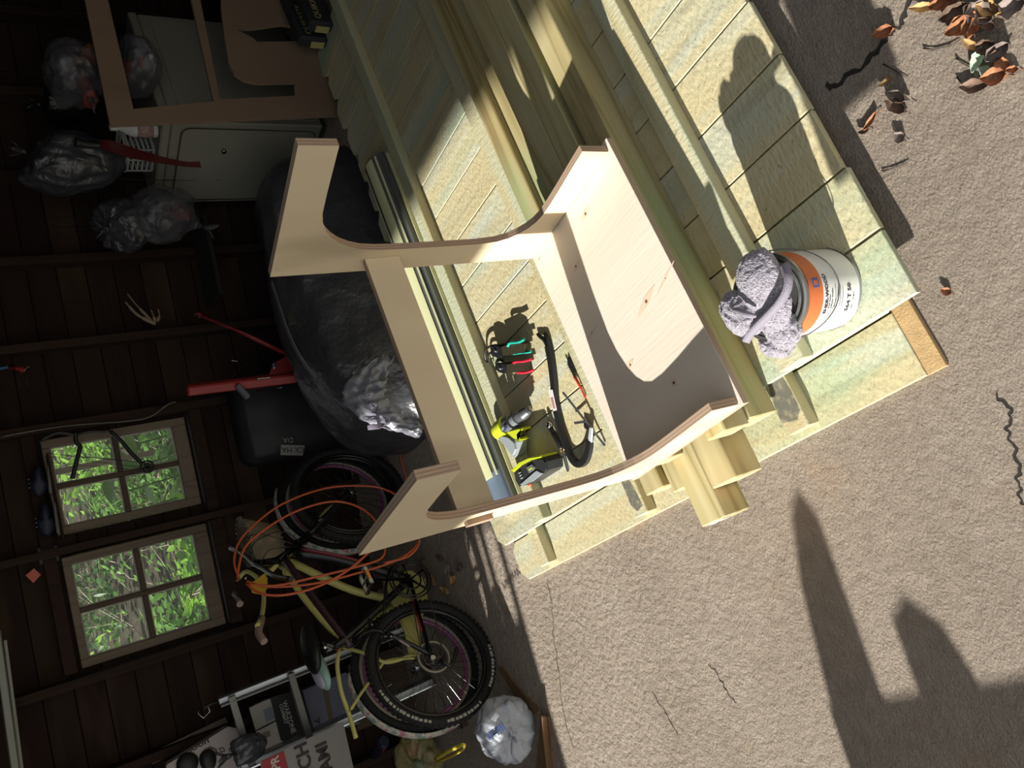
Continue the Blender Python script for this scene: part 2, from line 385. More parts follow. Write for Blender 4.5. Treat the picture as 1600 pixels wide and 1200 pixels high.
for s in (-4.6, -4.0, -3.4, -2.99, -2.58, -2.17, -1.76, -1.35, -.95, -.55, -.0, .53, .89, 1.28, 1.68, 2.08, 2.48, 2.9):
    w = .019 if abs(s) > .2 else .016
    box('stud', (s - w, -.09, 0), (s + w, -.001, 2.45), m_stud, wall, .002, local=True)
for (s0, s1, z0, z1) in ((-.53, .51, .70, .755), (-.53, .51, 1.39, 1.44)):
    box('rail', (s0 + .02, -.07, z0), (-.02, -.002, z1), m_stud, wall, .002, local=True)
    box('rail', (.02, -.07, z0), (s1 - .0, -.002, z1), m_stud, wall, .002, local=True)
m_glass = flat('dusty_glass', '#dfe6df', .08, alpha=.09, spec=.4)
m_putty = flat('old_putty', '#a9a595', .8, bump=.4, bscale=80)
for k, (s0, s1, z0, z1) in enumerate(WIN):
    w = bpy.data.objects.new('window_%d' % (k + 1), None); C.objects.link(w); w.matrix_basis = MW @ Matrix.Translation(((s0 + s1) / 2, -.02, z0))
    struct(w, 'four pane timber window sash ' + ('nearer the grey cabinet, behind the hanging bow' if k == 0 else 'above the parked bicycles'))
    hw = (s1 - s0) / 2; H = z1 - z0; fw = .036; mu = .011
    m_munt = wood('backlit_muntin', ['#54483a', '#4a3f33', '#3c332a', '#4a4036', '#5a4d3e'], axis=2, grain=9, rough_bump=.25, rough=.7) if k == 0 else MATS['backlit_muntin']  # glazing bars given darker wood colours to look backlit
    for nm, lo, hi in (('sash_stile', (-hw, -.018, 0), (-hw + fw, .018, H)), ('sash_stile', (hw - fw, -.018, 0), (hw, .018, H)),
                       ('sash_rail', (-hw + fw, -.018, 0), (hw - fw, .018, fw + .025)), ('sash_rail', (-hw + fw, -.018, H - fw + .004), (hw - fw, .018, H)),
                       ('muntin', (-mu, -.014, fw + .025), (mu, .012, H - fw + .004)), ('muntin', (-hw + fw, -.0135, H / 2 + .01 - mu), (-mu, .0115, H / 2 + .01 + mu)), ('muntin', (mu, -.0135, H / 2 + .01 - mu), (hw - fw, .0115, H / 2 + .01 + mu))):
        box(nm, lo, hi, m_munt if nm == 'muntin' else m_sash, w, .003, local=True)
    for (a, b_) in ((-hw + fw, -mu), (mu, hw - fw)):
        for (c_, d_) in ((fw + .025, H / 2 + .01 - mu), (H / 2 + .01 + mu, H - fw + .004)):
            box('pane', (a, -.001, c_), (b_, .001, d_), m_glass, w, 0, local=True)
            bm = bmesh.new(); t = .006
            for lo, hi in (((a, .001, c_), (a + t, .009, d_)), ((b_ - t, .001, c_), (b_, .009, d_)), ((a, .001, c_), (b_, .009, c_ + t)), ((a, .001, d_ - t), (b_, .009, d_))): bx(bm, lo, hi, .001)
            build('putty', bm, m_putty, w, local=True)
for s0_, s1_ in ((.05, .50), (-.52, -.015)): box('window_trim', (s0_, -.001, 1.332), (s1_, .020, 1.425), m_stud, wall, .001, local=True)
# ---- right wall (boards and studs), outer walls, roof: the garage opens towards the sun
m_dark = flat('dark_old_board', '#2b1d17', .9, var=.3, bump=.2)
def wpanel(name, a, b_, z0, z1, t, mat, lab=None, parent=None):
    a = Vector(a); b_ = Vector(b_); d = (b_ - a).normalized(); nn = Vector((-d.y, d.x, 0)) * t
    bm = bmesh.new(); q = [a, b_, b_ + nn, a + nn]; lo = [bm.verts.new((p.x, p.y, z0)) for p in q]; hi = [bm.verts.new((p.x, p.y, z1)) for p in q]
    bm.faces.new(lo); bm.faces.new(hi)
    for i in range(4): bm.faces.new((lo[i], lo[(i + 1) % 4], hi[(i + 1) % 4], hi[i]))
    o = build(name, bm, mat, parent)
    if not parent: struct(o, lab)
    return o
RW0 = Vector((*Wp(3.25, 0, 0).xy,)); 
wr_ = bpy.data.objects.new('wall_right', None); C.objects.link(wr_); struct(wr_, 'dark board wall beyond the cabinet')
RA = Wp(3.25, 0, 0); RB = Wp(3.25, 7.2, 0)
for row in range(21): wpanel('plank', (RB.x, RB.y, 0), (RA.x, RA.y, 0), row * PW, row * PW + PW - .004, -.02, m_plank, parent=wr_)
for k in range(12):
    p = Wp(3.2, .4 + k * .55, 0); wpanel('stud', (p.x, p.y, 0), (p.x - .05 * WD.x, p.y - .05 * WD.y, 0), 0, 2.47, .04, m_stud, parent=wr_)
DX = -3.2
LW = Wp(-5.2, 0, 0)
dw = bpy.data.objects.new('wall_door', None); C.objects.link(dw); struct(dw, 'garage front wall around the open door')
ywin = 5.05
HZ = 2.46
for (y0, y1, z0, z1) in ((3.205, 3.240, 0, HZ), (3.320, 3.360, 0, 2.05), (3.320, 3.360, 2.42, HZ), (3.385, 3.455, 0, HZ), (3.480, ywin, 0, HZ), (3.240, 3.320, 0, 1.60), (3.240, 3.320, 1.79, 2.05), (3.240, 3.320, 2.42, HZ), (3.360, 3.385, 0, 1.60), (3.360, 3.385, 1.79, 2.05), (3.360, 3.385, 2.42, HZ), (3.455, 3.480, 0, 1.60), (3.455, 3.480, 1.79, HZ), (.75, ywin, HZ, 2.75)):  # gaps shaped to let sun streaks onto the floor and black cover
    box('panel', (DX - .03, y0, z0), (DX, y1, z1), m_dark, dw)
fw_ = bpy.data.objects.new('wall_light_block', None); C.objects.link(fw_); struct(fw_, 'added dark wall out of view, keeping sky light off the back of the garage')
box('panel', (1.2, -.80, 0), (4.6, -.77, 2.6), m_dark, fw_)  # unseen wall added to cut the sky light reaching the back corner
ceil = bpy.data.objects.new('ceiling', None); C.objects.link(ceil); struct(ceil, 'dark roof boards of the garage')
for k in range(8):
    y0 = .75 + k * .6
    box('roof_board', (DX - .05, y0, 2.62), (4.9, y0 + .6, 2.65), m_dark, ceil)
for k in range(3): box('roof_board', (1.2, -.8 + k * .52, 2.62), (4.9, -.8 + k * .52 + .52, 2.65), m_dark, ceil)  # extra roof strip added with that wall to dim the back corner
for k in range(5): box('joist', (DX, .65 + k * 1.0 + .15, 2.50), (4.8, .65 + k * 1.0 + .2, 2.62), m_stud, ceil, 0)
# ---- outdoors beyond the windows
m_soil = flat('garden_soil', '#4a4236', .95, bump=.8, bscale=30, var=.5)
bm = bmesh.new(); g = [bm.verts.new(p) for p in (Wp(-12, -.3, -.05), Wp(12, -.3, -.05), Wp(12, -14, 4.2), Wp(-12, -14, 4.2))]; bm.faces.new(g)
r = bmesh.ops.extrude_face_region(bm, geom=bm.faces[:]); bmesh.ops.translate(bm, verts=[v for v in r['geom'] if isinstance(v, bmesh.types.BMVert)], vec=(0, 0, -.1))
tag(build('garden_ground', bm, m_soil), 'sunlit weedy ground outside the garage windows', None, kind='structure')
m_leafs = []
for i, (c1, c2) in enumerate((('#8dbb4c', '#a5d65c'), ('#6a9848', '#8abb56'), ('#4f7440', '#69964c'))):
    m, n, l, b = nt('leaf_green_%d' % i); b.inputs['Base Color'].default_value = rgb(c1); b.inputs['Roughness'].default_value = .45
    tr = n.new('ShaderNodeBsdfTranslucent'); tr.inputs[0].default_value = rgb(c2); mx = n.new('ShaderNodeMixShader'); mx.inputs[0].default_value = .45
    l.new(b.outputs[0], mx.inputs[1]); l.new(tr.outputs[0], mx.inputs[2]); l.new(mx.outputs[0], n['Material Output'].inputs[0]); m_leafs.append(m)
m_twig = flat('dry_twig', '#8f8474', .9); m_twig_l = flat('pale_twig', '#bdb2a0', .9)
def leaf(bm, p, d, up, L, w, mi=0, curl=.15):
    d = d.normalized(); x = d.cross(up)
    if x.length < 1e-4: x = Vector((1, 0, 0))
    x.normalize(); nn = x.cross(d)
    prof = ((0, 0), (.2, .7), (.45, 1), (.75, .6), (1, 0))
    mid = [bm.verts.new(p + d * (L * t) - nn * (curl * L * t * t)) for t, _ in prof]
    for s in (1, -1):
        ed = [bm.verts.new(p + d * (L * t) + x * (s * w * q) + nn * (.18 * w * q - curl * L * t * t)) for t, q in prof[1:-1]]
        ed = [mid[0]] + ed + [mid[-1]]
        for i in range(4):
            q = [mid[i], mid[i + 1], ed[i + 1], ed[i]]
            if s < 0: q.reverse()
            q = [v for k, v in enumerate(q) if v not in q[:k]]
            f = bm.faces.new(q); f.material_index = mi; f.smooth = True
rn = random.Random(11)
def shrub(name, label, cen, rad, n, L, mi, seed, group, stems=7):
    rn = random.Random(seed)
    t = thing(name, label, 'shrub', cen, group=group)
    bm = bmesh.new()
    for i in range(n):
        q = Vector((rn.gauss(0, .5), rn.gauss(0, .5), rn.uniform(-.2, 1.0))); p = Vector(cen) + Vector((q.x * rad[0], q.y * rad[1], max(.02, q.z * rad[2])))
        leaf(bm, p, Vector((rn.uniform(-1, 1), rn.uniform(-1, 1), rn.uniform(-.5, .6))), Vector((rn.uniform(-.5, .5), rn.uniform(-.5, .5), 1)), L * rn.uniform(.6, 1.3), L * rn.uniform(.2, .36), mi)
    o = build('foliage', bm, m_leafs, t); o['kind'] = 'stuff'
    bm = bmesh.new()
    for i in range(stems):
        a = rn.uniform(0, 2 * PI); e = Vector(cen) + Vector((math.cos(a) * rad[0] * .7, math.sin(a) * rad[1] * .7, rad[2] * rn.uniform(.5, 1)))
        tube(bm, smooth_path([Vector(cen), (Vector(cen) + e) / 2 + Vector((rn.uniform(-.1, .1), rn.uniform(-.1, .1), .1)), e], 4), .006, 5)
    build('stem', bm, m_twig, t)
    return t
G = 'green shrubs outside the windows'
shr = [(.2, -.95, .35, .9, .05, 0, 260), (.65, -1.3, .5, .8, .045, 1, 260), (-.25, -1.2, .3, .75, .045, 0, 240), (-.75, -1.6, .4, .8, .04, 1, 240), (1.1, -1.9, .4, .9, .045, 2, 240),
       (0.2, -2.2, .45, .8, .04, 1, 300), (-1.2, -2.4, .5, .9, .05, 0, 220), (.8, -2.9, .6, .8, .05, 0, 260), (-.4, -3.2, .6, .9, .05, 2, 260), (1.7, -3.1, .6, 1.0, .06, 1, 240), (-.0, -4.6, .9, 1.2, .07, 0, 280), (1.6, -4.9, .9, 1.4, .07, 2, 260), (-1.6, -4.4, .9, 1.2, .07, 2, 260), (3.0, -4.8, .9, 1.4, .08, 0, 240)]
desc = ['bright green shrub nearest outside the sash with the bow', 'mid green shrub outside the cabinet-side sash corner', 'bright low shrub outside between the two sashes', 'mid green low shrub outside the sash above the bicycles', 'dark green shrub outside far beyond the bow sash', 'mid green shrub in the second row outside', 'bright shrub outside past the outer edge of the bicycle sash', 'bright shrub in the third row beyond the bow sash', 'dark shrub in the third row beyond the bicycle sash', 'tall mid green shrub far outside past the bow sash', 'tall bright shrub in the farthest row outside', 'tall dark shrub in the farthest row beyond the bow sash', 'tall dark shrub in the farthest row beyond the bicycle sash', 'tallest bright shrub at the far end of the back row']
for i, ((s, e, r_, h_, L, mi, n_), ds) in enumerate(zip(shr, desc)):
    p = Wp(s, e, 0); shrub('shrub', ds, (p.x, p.y, .02 + max(0, -e - .3) * .31), (r_, r_, h_ * .55), int(n_ * 3.0), L * (1.9 if i < 4 else 1.5), mi, i, G)
# broad leaved plant close to the glass
t = thing('broad_leaf_plant', 'tall plant with large pointed green leaves just outside the bow sash', 'plant', Wp(.3, -.85, 0))
rn = random.Random(5)
for i in range(16):
    bm = bmesh.new(); p = Wp(.22 + rn.uniform(-.3, .3), -.72 - rn.uniform(0, .3), rn.uniform(.45, 1.05)); d = Vector((rn.uniform(-1, 1), rn.uniform(-1, .6), rn.uniform(-.6, .5)))
    leaf(bm, p, d, Vector((0, -.6, 1)), rn.uniform(.16, .28), rn.uniform(.035, .06), i % 3 % 2, .2); build('leaf', bm, m_leafs, t)
for i in range(4):
    p = Wp(.15 + i * .12, -.85, 0); rod('stem', [p, p + Vector((.02, .02, .5)), p + Vector((-.03, .03, 1.0))], .005, m_leafs[1], t, 6)
bm = bmesh.new(); rn = random.Random(9)
for i in range(110):
    e_ = rn.uniform(.9, 3.5); p = Wp(rn.uniform(-1.4, .9), -e_, rn.uniform(0, .25) + (e_ - .3) * .31); d = Vector((rn.uniform(-1, 1), rn.uniform(-1, 1), rn.uniform(-.1, .9))).normalized() * rn.uniform(.2, .7)
    tube(bm, [p, p + d * .5 + Vector((0, 0, rn.uniform(-.03, .05))), p + d], [.003, .002, .001], 4, caps=False)
tag(build('brushwood', bm, m_twig_l), 'tangle of pale dry twigs on the ground outside the windows', 'brushwood', kind='stuff')
A_, B_ = Wr(86, 738, -.55), Wr(240, 707, -.55)
bm = bmesh.new(); d_ = (B_ - A_).normalized(); bx(bm, (0, -.015, -.012), ((B_ - A_).length, .015, .012), .002, basis(A_, d_, WD)); tag(build('garden_stake', bm, flat('weathered_plank', '#b3a48c', .85, var=.2)), 'pale upright stake outside, crossing behind the upper panes', 'stake')
# ================================================================== fence panels and timber
pk_cols = ['#dcd2a4', '#c9be93', '#a99f74', '#ccd3c0', '#e2cfa0']
m_pick = wood('treated_picket', ['#c9c29f', '#beb691', '#a39b79', '#bcc0ab', '#c4b68c'], axis=1, grain=8, rough_bump=1.0, saw=1, knots=1.3, stain='#86b094', spread=.55, coarse=.8, bands=('#c5b78e', '#bdc2b2'))
m_pickl = m_pick
m_rail = wood('treated_rail', ['#c9bf9c', '#bbb08c', '#998e6a', '#a9b99f', '#cdbd96'], axis=0, grain=7, rough_bump=.5, saw=1, knots=.9, stain='#86b591', spread=.8, bands=('#c2b287', '#b5bda4'))
m_post = wood('treated_post', ['#c3b58c', '#ab9866', '#80693b', '#b0b48b', '#c3b488'], axis=0, grain=5, rough_bump=.3, knots=1.6, stain='#a0b98a', spread=.6, coarse=1.5)
m_end = flat('sawn_end', '#d9b488', .9, var=.35, bump=.5, bscale=120)
def picket_bm(x0, w, y0, y1, z0, t, rn, ears=True):
    """board lying along y, clipped corners at the far end, sawn square at the near end"""
    bm = bmesh.new(); c = .028; j = rn.uniform(-.004, .004)
    out = [(x0, y0 + rn.uniform(-.006, .003)), (x0 + w, y0 + rn.uniform(-.006, .003)), (x0 + w, y1 - c * 1.3 + j), (x0 + w - c, y1 + j), (x0 + c, y1 + j), (x0, y1 - c * 1.3 + j)]
    if not ears: out = out[:2] + [(x0 + w, y1), (x0, y1)]
    prism(bm, out, z0, z0 + t, 'xy')
    bmesh.ops.bevel(bm, geom=[e for e in bm.edges if abs(e.verts[0].co.z - e.verts[1].co.z) < 1e-5 and e.verts[0].co.z > z0 + t / 2], offset=.0015, segments=1, affect='EDGES')
    return bm
def panel(label, x0, x1, y0, y1, z0, rails, railz, rx0, seed, group):
    rn = random.Random(seed)
    t = thing('picket_fence', label, 'fence panel', (x0, y0, z0), group=group)
    x = x0; k = 0
    while x < x1:
        w = .1475; bm = picket_bm(x + .0018, w - .0036 - rn.uniform(0, .002), y0, y1 + rn.uniform(-.012, .012), z0 + rn.uniform(0, .001), .0155, rn)
        build('picket', bm, m_pick, t); x += w; k += 1
    for (ya, yb) in rails:
        bm = bmesh.new(); bx(bm, (rx0 + rn.uniform(-.005, .005), ya, railz), (x1 + .03, yb, railz + .037), .002); o = build('rail', bm, m_rail, t)
    return t
lowp = panel('lower treated timber fence panel whose end pickets stick out under the upper one', .165, 2.6, .847, 2.565, 0.0, ((1.118, 1.182), (1.738, 1.80), (2.315, 2.375)), .0165, .182, 1, 'stacked fence panels')
upp = panel('upper treated timber fence panel lying rails up under the plywood frame', .306, 2.62, .75, 2.55, .0545, ((1.012, 1.085), (1.648, 1.716), (2.165, 2.226)), .071, .31, 2, 'stacked fence panels')
ZP = .070
# grey mould stain boards stay in material; loose posts and boards, side by side
def post(name, label, x0, x1, y0, y1, z0, z1, cat, group='loose timber stacked beside the frame', rz=0):
    t = thing(name, label, cat, (x0, y0, z0), group=group)
    bm = bmesh.new(); bx(bm, (x0, y0, z0), (x1, y1, z1), .003)
    for f in bm.faces:
        if abs(f.normal.x) > .9: f.material_index = 1
    build('timber', bm, [m_post, m_end], t)
    return t
post('timber_post', 'nearest greenish square post, its shaded side along the bottom board of the plywood frame', .243, 2.66, 1.166, 1.252, ZP + .0005, .166, 'post')
post('timber_post', 'knotty square post second from the paint can side, its end jutting past the pickets', .142, 2.70, 1.278, 1.363, ZP + .0005, .166, 'post')
post('timber_post', 'square post jutting out farthest over the concrete, with a paper tag on its end', .072, 2.68, 1.366, 1.452, ZP + .0005, .164, 'post')
post('timber_board', 'pale flat board between the tagged post and the short plank', .182, 2.66, 1.456, 1.532, ZP + .0005, .128, 'board')
post('timber_board', 'short ended greenish board next to the middle rail of the upper panel', .206, 2.64, 1.536, 1.612, ZP + .0005, .147, 'board')
bm = bmesh.new(); bx(bm, (.0, .0, 0), (.0022, .05, .028))
tg = build('paper_tag', bm, flat('tag_paper', '#e8e8e4', .7), None); tg.location = (.0695, 1.385, .125); tag(tg, 'small white stapled tag with black figures on the end of the jutting post', 'tag')
text_mesh('tag_figures', '6A', .022, flat('ink', '#1c1c1c', .8), tg, basis((-.0008, .044, .007), (0, -1, 0), (0, 0, 1)), .0002, local=True)
t = post('spacer_block', 'short timber block lifting the front of the plywood stand above the posts', .232, .92, 1.172, 1.235, .1665, .249, 'block', None)
t = post('spacer_block', 'short timber block under the rear of the plywood stand', .25, .91, 1.40, 1.46, .1645, .233, 'block', None)
t = thing('timber_offcut', 'ochre strip of board peeping out under the near edge of the lower fence section', 'board', (.165, .8, 0)); bm = bmesh.new(); bx(bm, (.166, .803, .0005), (.40, .8455, .0125), .001); build('timber', bm, flat('ochre_wood', '#b99a6c', .85, var=.15, bump=.25, bscale=220), t)
def mould(name, pts, z, par):
    bm = bmesh.new(); rn = random.Random(len(pts)); P = [Zp(u, v, z) for u, v in pts]; prism(bm, [(p.x, p.y) for p in P], z - .0002, z + .0004, 'xy'); build(name, bm, m_mould, par)
m_mould, n_, l_, b_ = nt('mildew'); tc_ = n_.new('ShaderNodeTexCoord'); t1_ = n_.new('ShaderNodeTexNoise'); t1_.inputs['Scale'].default_value = 70; t1_.inputs['Detail'].default_value = 6; l_.new(tc_.outputs['Object'], t1_.inputs[0])
l_.new(ramp(n_, l_, t1_.outputs[0], [(.3, '#5d5c52'), (.6, '#8b887a')]), b_.inputs['Base Color']); l_.new(ramp(n_, l_, t1_.outputs[0], [(.38, 0.95), (.62, .25)]), b_.inputs['Alpha']); b_.inputs['Roughness'].default_value = .95
mould('mildew_stain', ((1199, 600), (1222, 588), (1236, 612), (1250, 640), (1246, 656), (1222, 662), (1212, 640)), .0542, lowp)
mould('mildew_stain', ((967, 744), (978, 742), (990, 762), (1004, 790), (996, 799), (986, 790)), .0542, lowp)
# thin splintered offcut lying between the two post ends
bm = bmesh.new(); P = [Zp(u, v, .075) for u, v in ((1122, 768), (1124, 771), (1168, 757), (1205, 738), (1190, 735), (1150, 750))]
for dz in (0,): 
    prism(bm, [(p.x, p.y) for p in P], .171, .178, 'xy', m=Matrix.Translation((0, 0, 0)))
bm.free()
# ------------------------------------------------------------------ pale roof moulding lying along the far rail
m_tubeL = flat('pale_vinyl', '#dcdcae', .35, spec=.5); m_tubeD = flat('grey_vinyl', '#62645f', .35); m_tubeB = flat('blue_grey_metal', '#8899ad', .35, metal=.3)
t = thing('vinyl_moulding', 'long rounded pale plastic moulding lying along the far rail', 'moulding', (.5, 2.33, ZP))
def strip(name, prof, x0, x1, mat, skew=0):
    bm = bmesh.new(); rings = []
    for x in (x0, (x0 + x1) / 2, x1):
        dy = skew * (x - .5)
        rings.append([bm.verts.new((x, y + dy, z)) for y, z in prof])
    for A, B in zip(rings, rings[1:]):
        for i in range(len(prof)): bm.faces.new((A[i], A[(i + 1) % len(prof)], B[(i + 1) % len(prof)], B[i]))
    bm.faces.new(rings[0]); bm.faces.new(rings[-1])
    o = build(name, bm, mat, t); smooth_by_angle(o, 50); return o
def arc_(r0, r1, h0, h1, a0, a1, n_=10):
    A = [math.radians(a0 + (a1 - a0) * k / n_) for k in range(n_ + 1)]
    return [(2.39 + r1 * math.cos(a), ZP + .003 + h1 * math.sin(a)) for a in A] + [(2.39 + r0 * math.cos(a), ZP + .003 + h0 * math.sin(a)) for a in reversed(A)]
strip('shell', arc_(.070, .075, .045, .050, 0, 180), .545, 1.93, m_tubeD)
strip('rib', arc_(.0755, .079, .0505, .054, 84, 122, 5), .53, 1.92, m_tubeL); strip('rib', arc_(.0755, .079, .0505, .054, 134, 141, 2), .53, 1.92, m_tubeL); strip('rib', arc_(.0755, .078, .0505, .053, 40, 46, 2), .53, 1.92, m_tubeL)
strip('inner_tube', [(2.39 + .055 * math.cos(a), ZP + .003 + .042 * math.sin(a)) for a in [PI * k / 10 for k in range(11)]], .40, .56, m_tubeB)
strip('edge_lip', [(2.299, ZP + .001), (2.318, ZP + .001), (2.318, ZP + .022), (2.312, ZP + .03), (2.302, ZP + .026)], .42, 1.9, m_tubeD)
strip('edge_bead', [(2.284, ZP + .001), (2.292, ZP + .001), (2.293, ZP + .012), (2.286, ZP + .014)], .41, 1.9, m_tubeL)
# ------------------------------------------------------------------ plywood frame
KS = 1.0
Rf = Euler((-.061, .014, .033)).to_matrix()
Tf = Vector((0, 0, CAMZ)) + (Vector((.262, 1.09, .27)) - Vector((0, 0, CAMZ))) * KS
FM = Matrix.Translation(Tf) @ Rf.to_4x4()
WF = .6917 * KS; TF = .018
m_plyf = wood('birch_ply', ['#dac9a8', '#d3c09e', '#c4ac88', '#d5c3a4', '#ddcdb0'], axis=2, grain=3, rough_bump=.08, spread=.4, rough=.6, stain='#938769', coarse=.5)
m_plyb = wood('pine_ply', ['#e2d6c5', '#d9cbb8', '#c4b29b', '#ddcfbd', '#e4d9c9'], axis=1, grain=4, rough_bump=.15, spread=.5, rough=.6, coarse=.5)
e_side = ply_edge('ply_edge_side', 0, TF, 5); e_board = ply_edge('ply_edge_board', 2, TF, 5, ('#bfab92', '#97836d', '#ab9780')); e_bar = ply_edge('ply_edge_bar', 1, TF, 5)
ft = thing('plywood_stand', 'bare plywood stand with two curved C shaped sides, a crossbar and a bottom board', 'stand', mat=FM)
prof = [(-.0, .002), (-.004, .081), (.06, .078), (.12, .074), (.19, .071), (.235, .072), (.262, .078), (.285, .09), (.305, .108), (.322, .132), (.334, .165), (.338, .22), (.334, .33), (.329, .44), (.324, .50), (.316, .54), (.302, .572), (.284, .60), (.262, .623), (.236, .642), (.205, .656), (.17, .664), (.10, .668), (-.035, .673),
        (-.038, .753), (.395, .742), (.412, .45), (.432, .002)]
prof = [(y * KS, z * KS) for y, z in prof]
for x0 in (0, WF - TF):
    bm = bmesh.new(); prism(bm, prof, 0, TF, 'yz', 0, 1)
    o = build('side_panel', bm, [m_plyf, e_side], ft, local=True); o.location = (x0, 0, 0)
bm = bmesh.new(); bx(bm, (-.004, -.012, -TF), (WF + .014, .437 * KS, 0), .0008)
for f in bm.faces:
    if abs(f.normal.z) < .5: f.material_index = 1
bo = build('bottom_board', bm, [m_plyb, e_board], ft, local=True)
bo['label'] = 'pale knotty bottom board'
bm = bmesh.new(); bx(bm, (TF + .0003, .356 * KS, .432 * KS), (WF - TF - .0003, .356 * KS + TF, .523 * KS), .0008)
for f in bm.faces:
    if abs(f.normal.z) > .5: f.material_index = 1
build('crossbar', bm, [m_plyf, e_bar], ft, local=True)
# tenon of the crossbar showing in its slot on the outer face
for xx in (-.012, ):
    bm = bmesh.new(); bx(bm, (xx, .356 * KS, .447 * KS), (.0, .356 * KS + TF, .51 * KS), .001); build('tenon', bm, e_bar, ft, local=True)
# knots in the veneer: flat oval marks let into the board
m_knot = flat('knot_wood', '#6b4a3a', .7); m_halo = flat('knot_halo', '#d8c3aa', .7)
def knot(u, v, L, w, ang):
    C_ = FM.inverted() @ Vector((0, 0, CAMZ)); d = FM.to_3x3().inverted() @ ray(u, v); p = C_ + d * ((0 - C_.z) / d.z)
    for (a, b_, mt, z, nm) in ((L, w, m_halo, .0004, 'knot_halo'), (w * .42, w * .36, m_knot, .0007, 'knot')):
        bm = bmesh.new(); n_ = 16
        vs = []
        for k in range(n_):
            t_ = 2 * PI * k / n_; x_ = math.cos(t_) * a; y_ = math.sin(t_) * b_ * (1 - .5 * abs(math.cos(t_)) if nm == 'knot_halo' else 1)
            ca, sa = math.cos(ang), math.sin(ang); vs.append(bm.verts.new((p.x + x_ * ca - y_ * sa, p.y + x_ * sa + y_ * ca, z)))
        bm.faces.new(vs); r_ = bmesh.ops.extrude_face_region(bm, geom=bm.faces[:]); bmesh.ops.translate(bm, verts=[q for q in r_['geom'] if isinstance(q, bmesh.types.BMVert)], vec=(0, 0, -.0003))
        build(nm, bm, mt, bo, local=True)
for k_ in ((915, 334, .026, .010, 1.75), (1010, 471, .052, .011, 1.85), (900, 416, .022, .008, 1.8), (985, 570, .022, .008, 1.8), (1053, 598, .012, .010, 1.9), (925, 520, .036, .005, 1.75), (843, 404, .022, .005, 1.8), (1040, 435, .05, .004, 1.9)): knot(*k_)
# ================================================================== paint can and towel
CX, CY, CR, CZ0, CZ1 = .415, .915, .0865, .0712, .262
A_TXT = 0
can = thing('paint_can', 'round steel paint can with an orange and white label on the fence pickets', 'paint can', (CX, CY, CZ0))
m_tin = flat('tin', '#a9a9a4', .28, metal=.9, bump=.05); m_lab = flat('label_white', '#dcdcd8', .45); m_or = flat('label_orange', '#d2703f', .5, var=.12, bscale=30); m_ink = flat('label_ink', '#33363c', .6)
def lat(name, prof, mat, seg=56, label=None):
    bm = bmesh.new(); lathe(bm, prof, seg, Matrix.Translation((CX, CY, 0))); o = build(name, bm, mat, can, label=label); smooth_by_angle(o, 35); return o
H1 = CZ1
lat('body', [(0, CZ0), (CR - .004, CZ0), (CR, CZ0 + .004), (CR, CZ0 + .006), (CR - .002, CZ0 + .008), (CR - .002, H1 - .012), (CR + .001, H1 - .010), (CR + .001, H1 - .002), (CR - .003, H1), (CR - .007, H1 - .001), (CR - .008, H1 - .008), (CR - .014, H1 - .010)], m_tin)
lat('lid', [(CR - .013, H1 - .010), (CR - .012, H1 - .004), (CR - .017, H1 - .002), (CR - .021, H1 - .005), (CR - .024, H1 - .009), (0, H1 - .009)], m_tin)
ZO0, ZO1 = .203, .246
lat('label_band', [(CR - .0018, ZO0), (CR - .0011, ZO0), (CR - .0011, ZO1), (CR - .0018, ZO1)], m_or, label='orange label band')
lat('paper_label', [(CR - .0018, CZ0 + .01), (CR - .0012, CZ0 + .01), (CR - .0012, ZO0 - .0002), (CR - .0018, ZO0 - .0002)], m_lab)
def wrap(o, a0, z, r=CR - .0008):
    """bend a flat mesh (x right, y up) around the can; parent-local coordinates"""
    for v in o.data.vertices:
        a = a0 + v.co.x / r; v.co = Vector((math.cos(a) * (r + v.co.z), math.sin(a) * (r + v.co.z), z - CZ0 + v.co.y))
    o.matrix_basis = Matrix.Identity(4)
A0 = math.radians(-118)
I4 = Matrix.Identity(4)
AT = math.radians(-141)
def cantext(s, size, dx, z, sx=1, bold=0, mat=None):
    o = text_mesh('lettering', s, size, mat or m_ink, can, I4, .0002, bold, sx, local=True); wrap(o, AT + dx / CR, z)
cantext('SHER-WOOD', .0135, -.010, .187, 1.0, .0004)
cantext('S64 T 50', .016, -.012, .112, 1.0, .0004)
cantext('Vinyl Sealer', .0062, .0, .180); cantext('Sellador Vinilico', .0062, .0, .172)
cantext('1 Gal', .006, -.012, .100); cantext('3.78 L', .006, .012, .100)
for k in range(4):
    bm = bmesh.new(); bx(bm, (-.0, 0, 0), (.045 - .006 * (k % 2), .0011, .0003)); o = build('fine_print', bm, m_ink, can, local=True)
    for v in o.data.vertices: v.co = Vector((v.co.x, v.co.y, v.co.z))
    bmx = bmesh.new(); bmx.from_mesh(o.data); bmesh.ops.subdivide_edges(bmx, edges=[e for e in bmx.edges if abs(e.verts[0].co.x - e.verts[1].co.x) > .01], cuts=8); bmx.to_mesh(o.data); bmx.free()
    wrap(o, AT + .002 / CR, .163 - k * .008)
def patch(name, w, h, x, z, mat, lift=.0):
    bm = bmesh.new(); bx(bm, (0, 0, 0), (w, h, .0004 + lift)); bmesh.ops.subdivide_edges(bm, edges=[e for e in bm.edges if abs(e.verts[0].co.x - e.verts[1].co.x) > w * .5], cuts=5)
    o = build(name, bm, mat, can, local=True); wrap(o, A0 + x / CR, z)
patch('logo_square', .019, .019, .012, .214, flat('logo_blue', '#4b5a94', .5)); patch('logo_mark', .009, .011, .017, .218, flat('logo_orange', '#c8663f', .5), .0003)
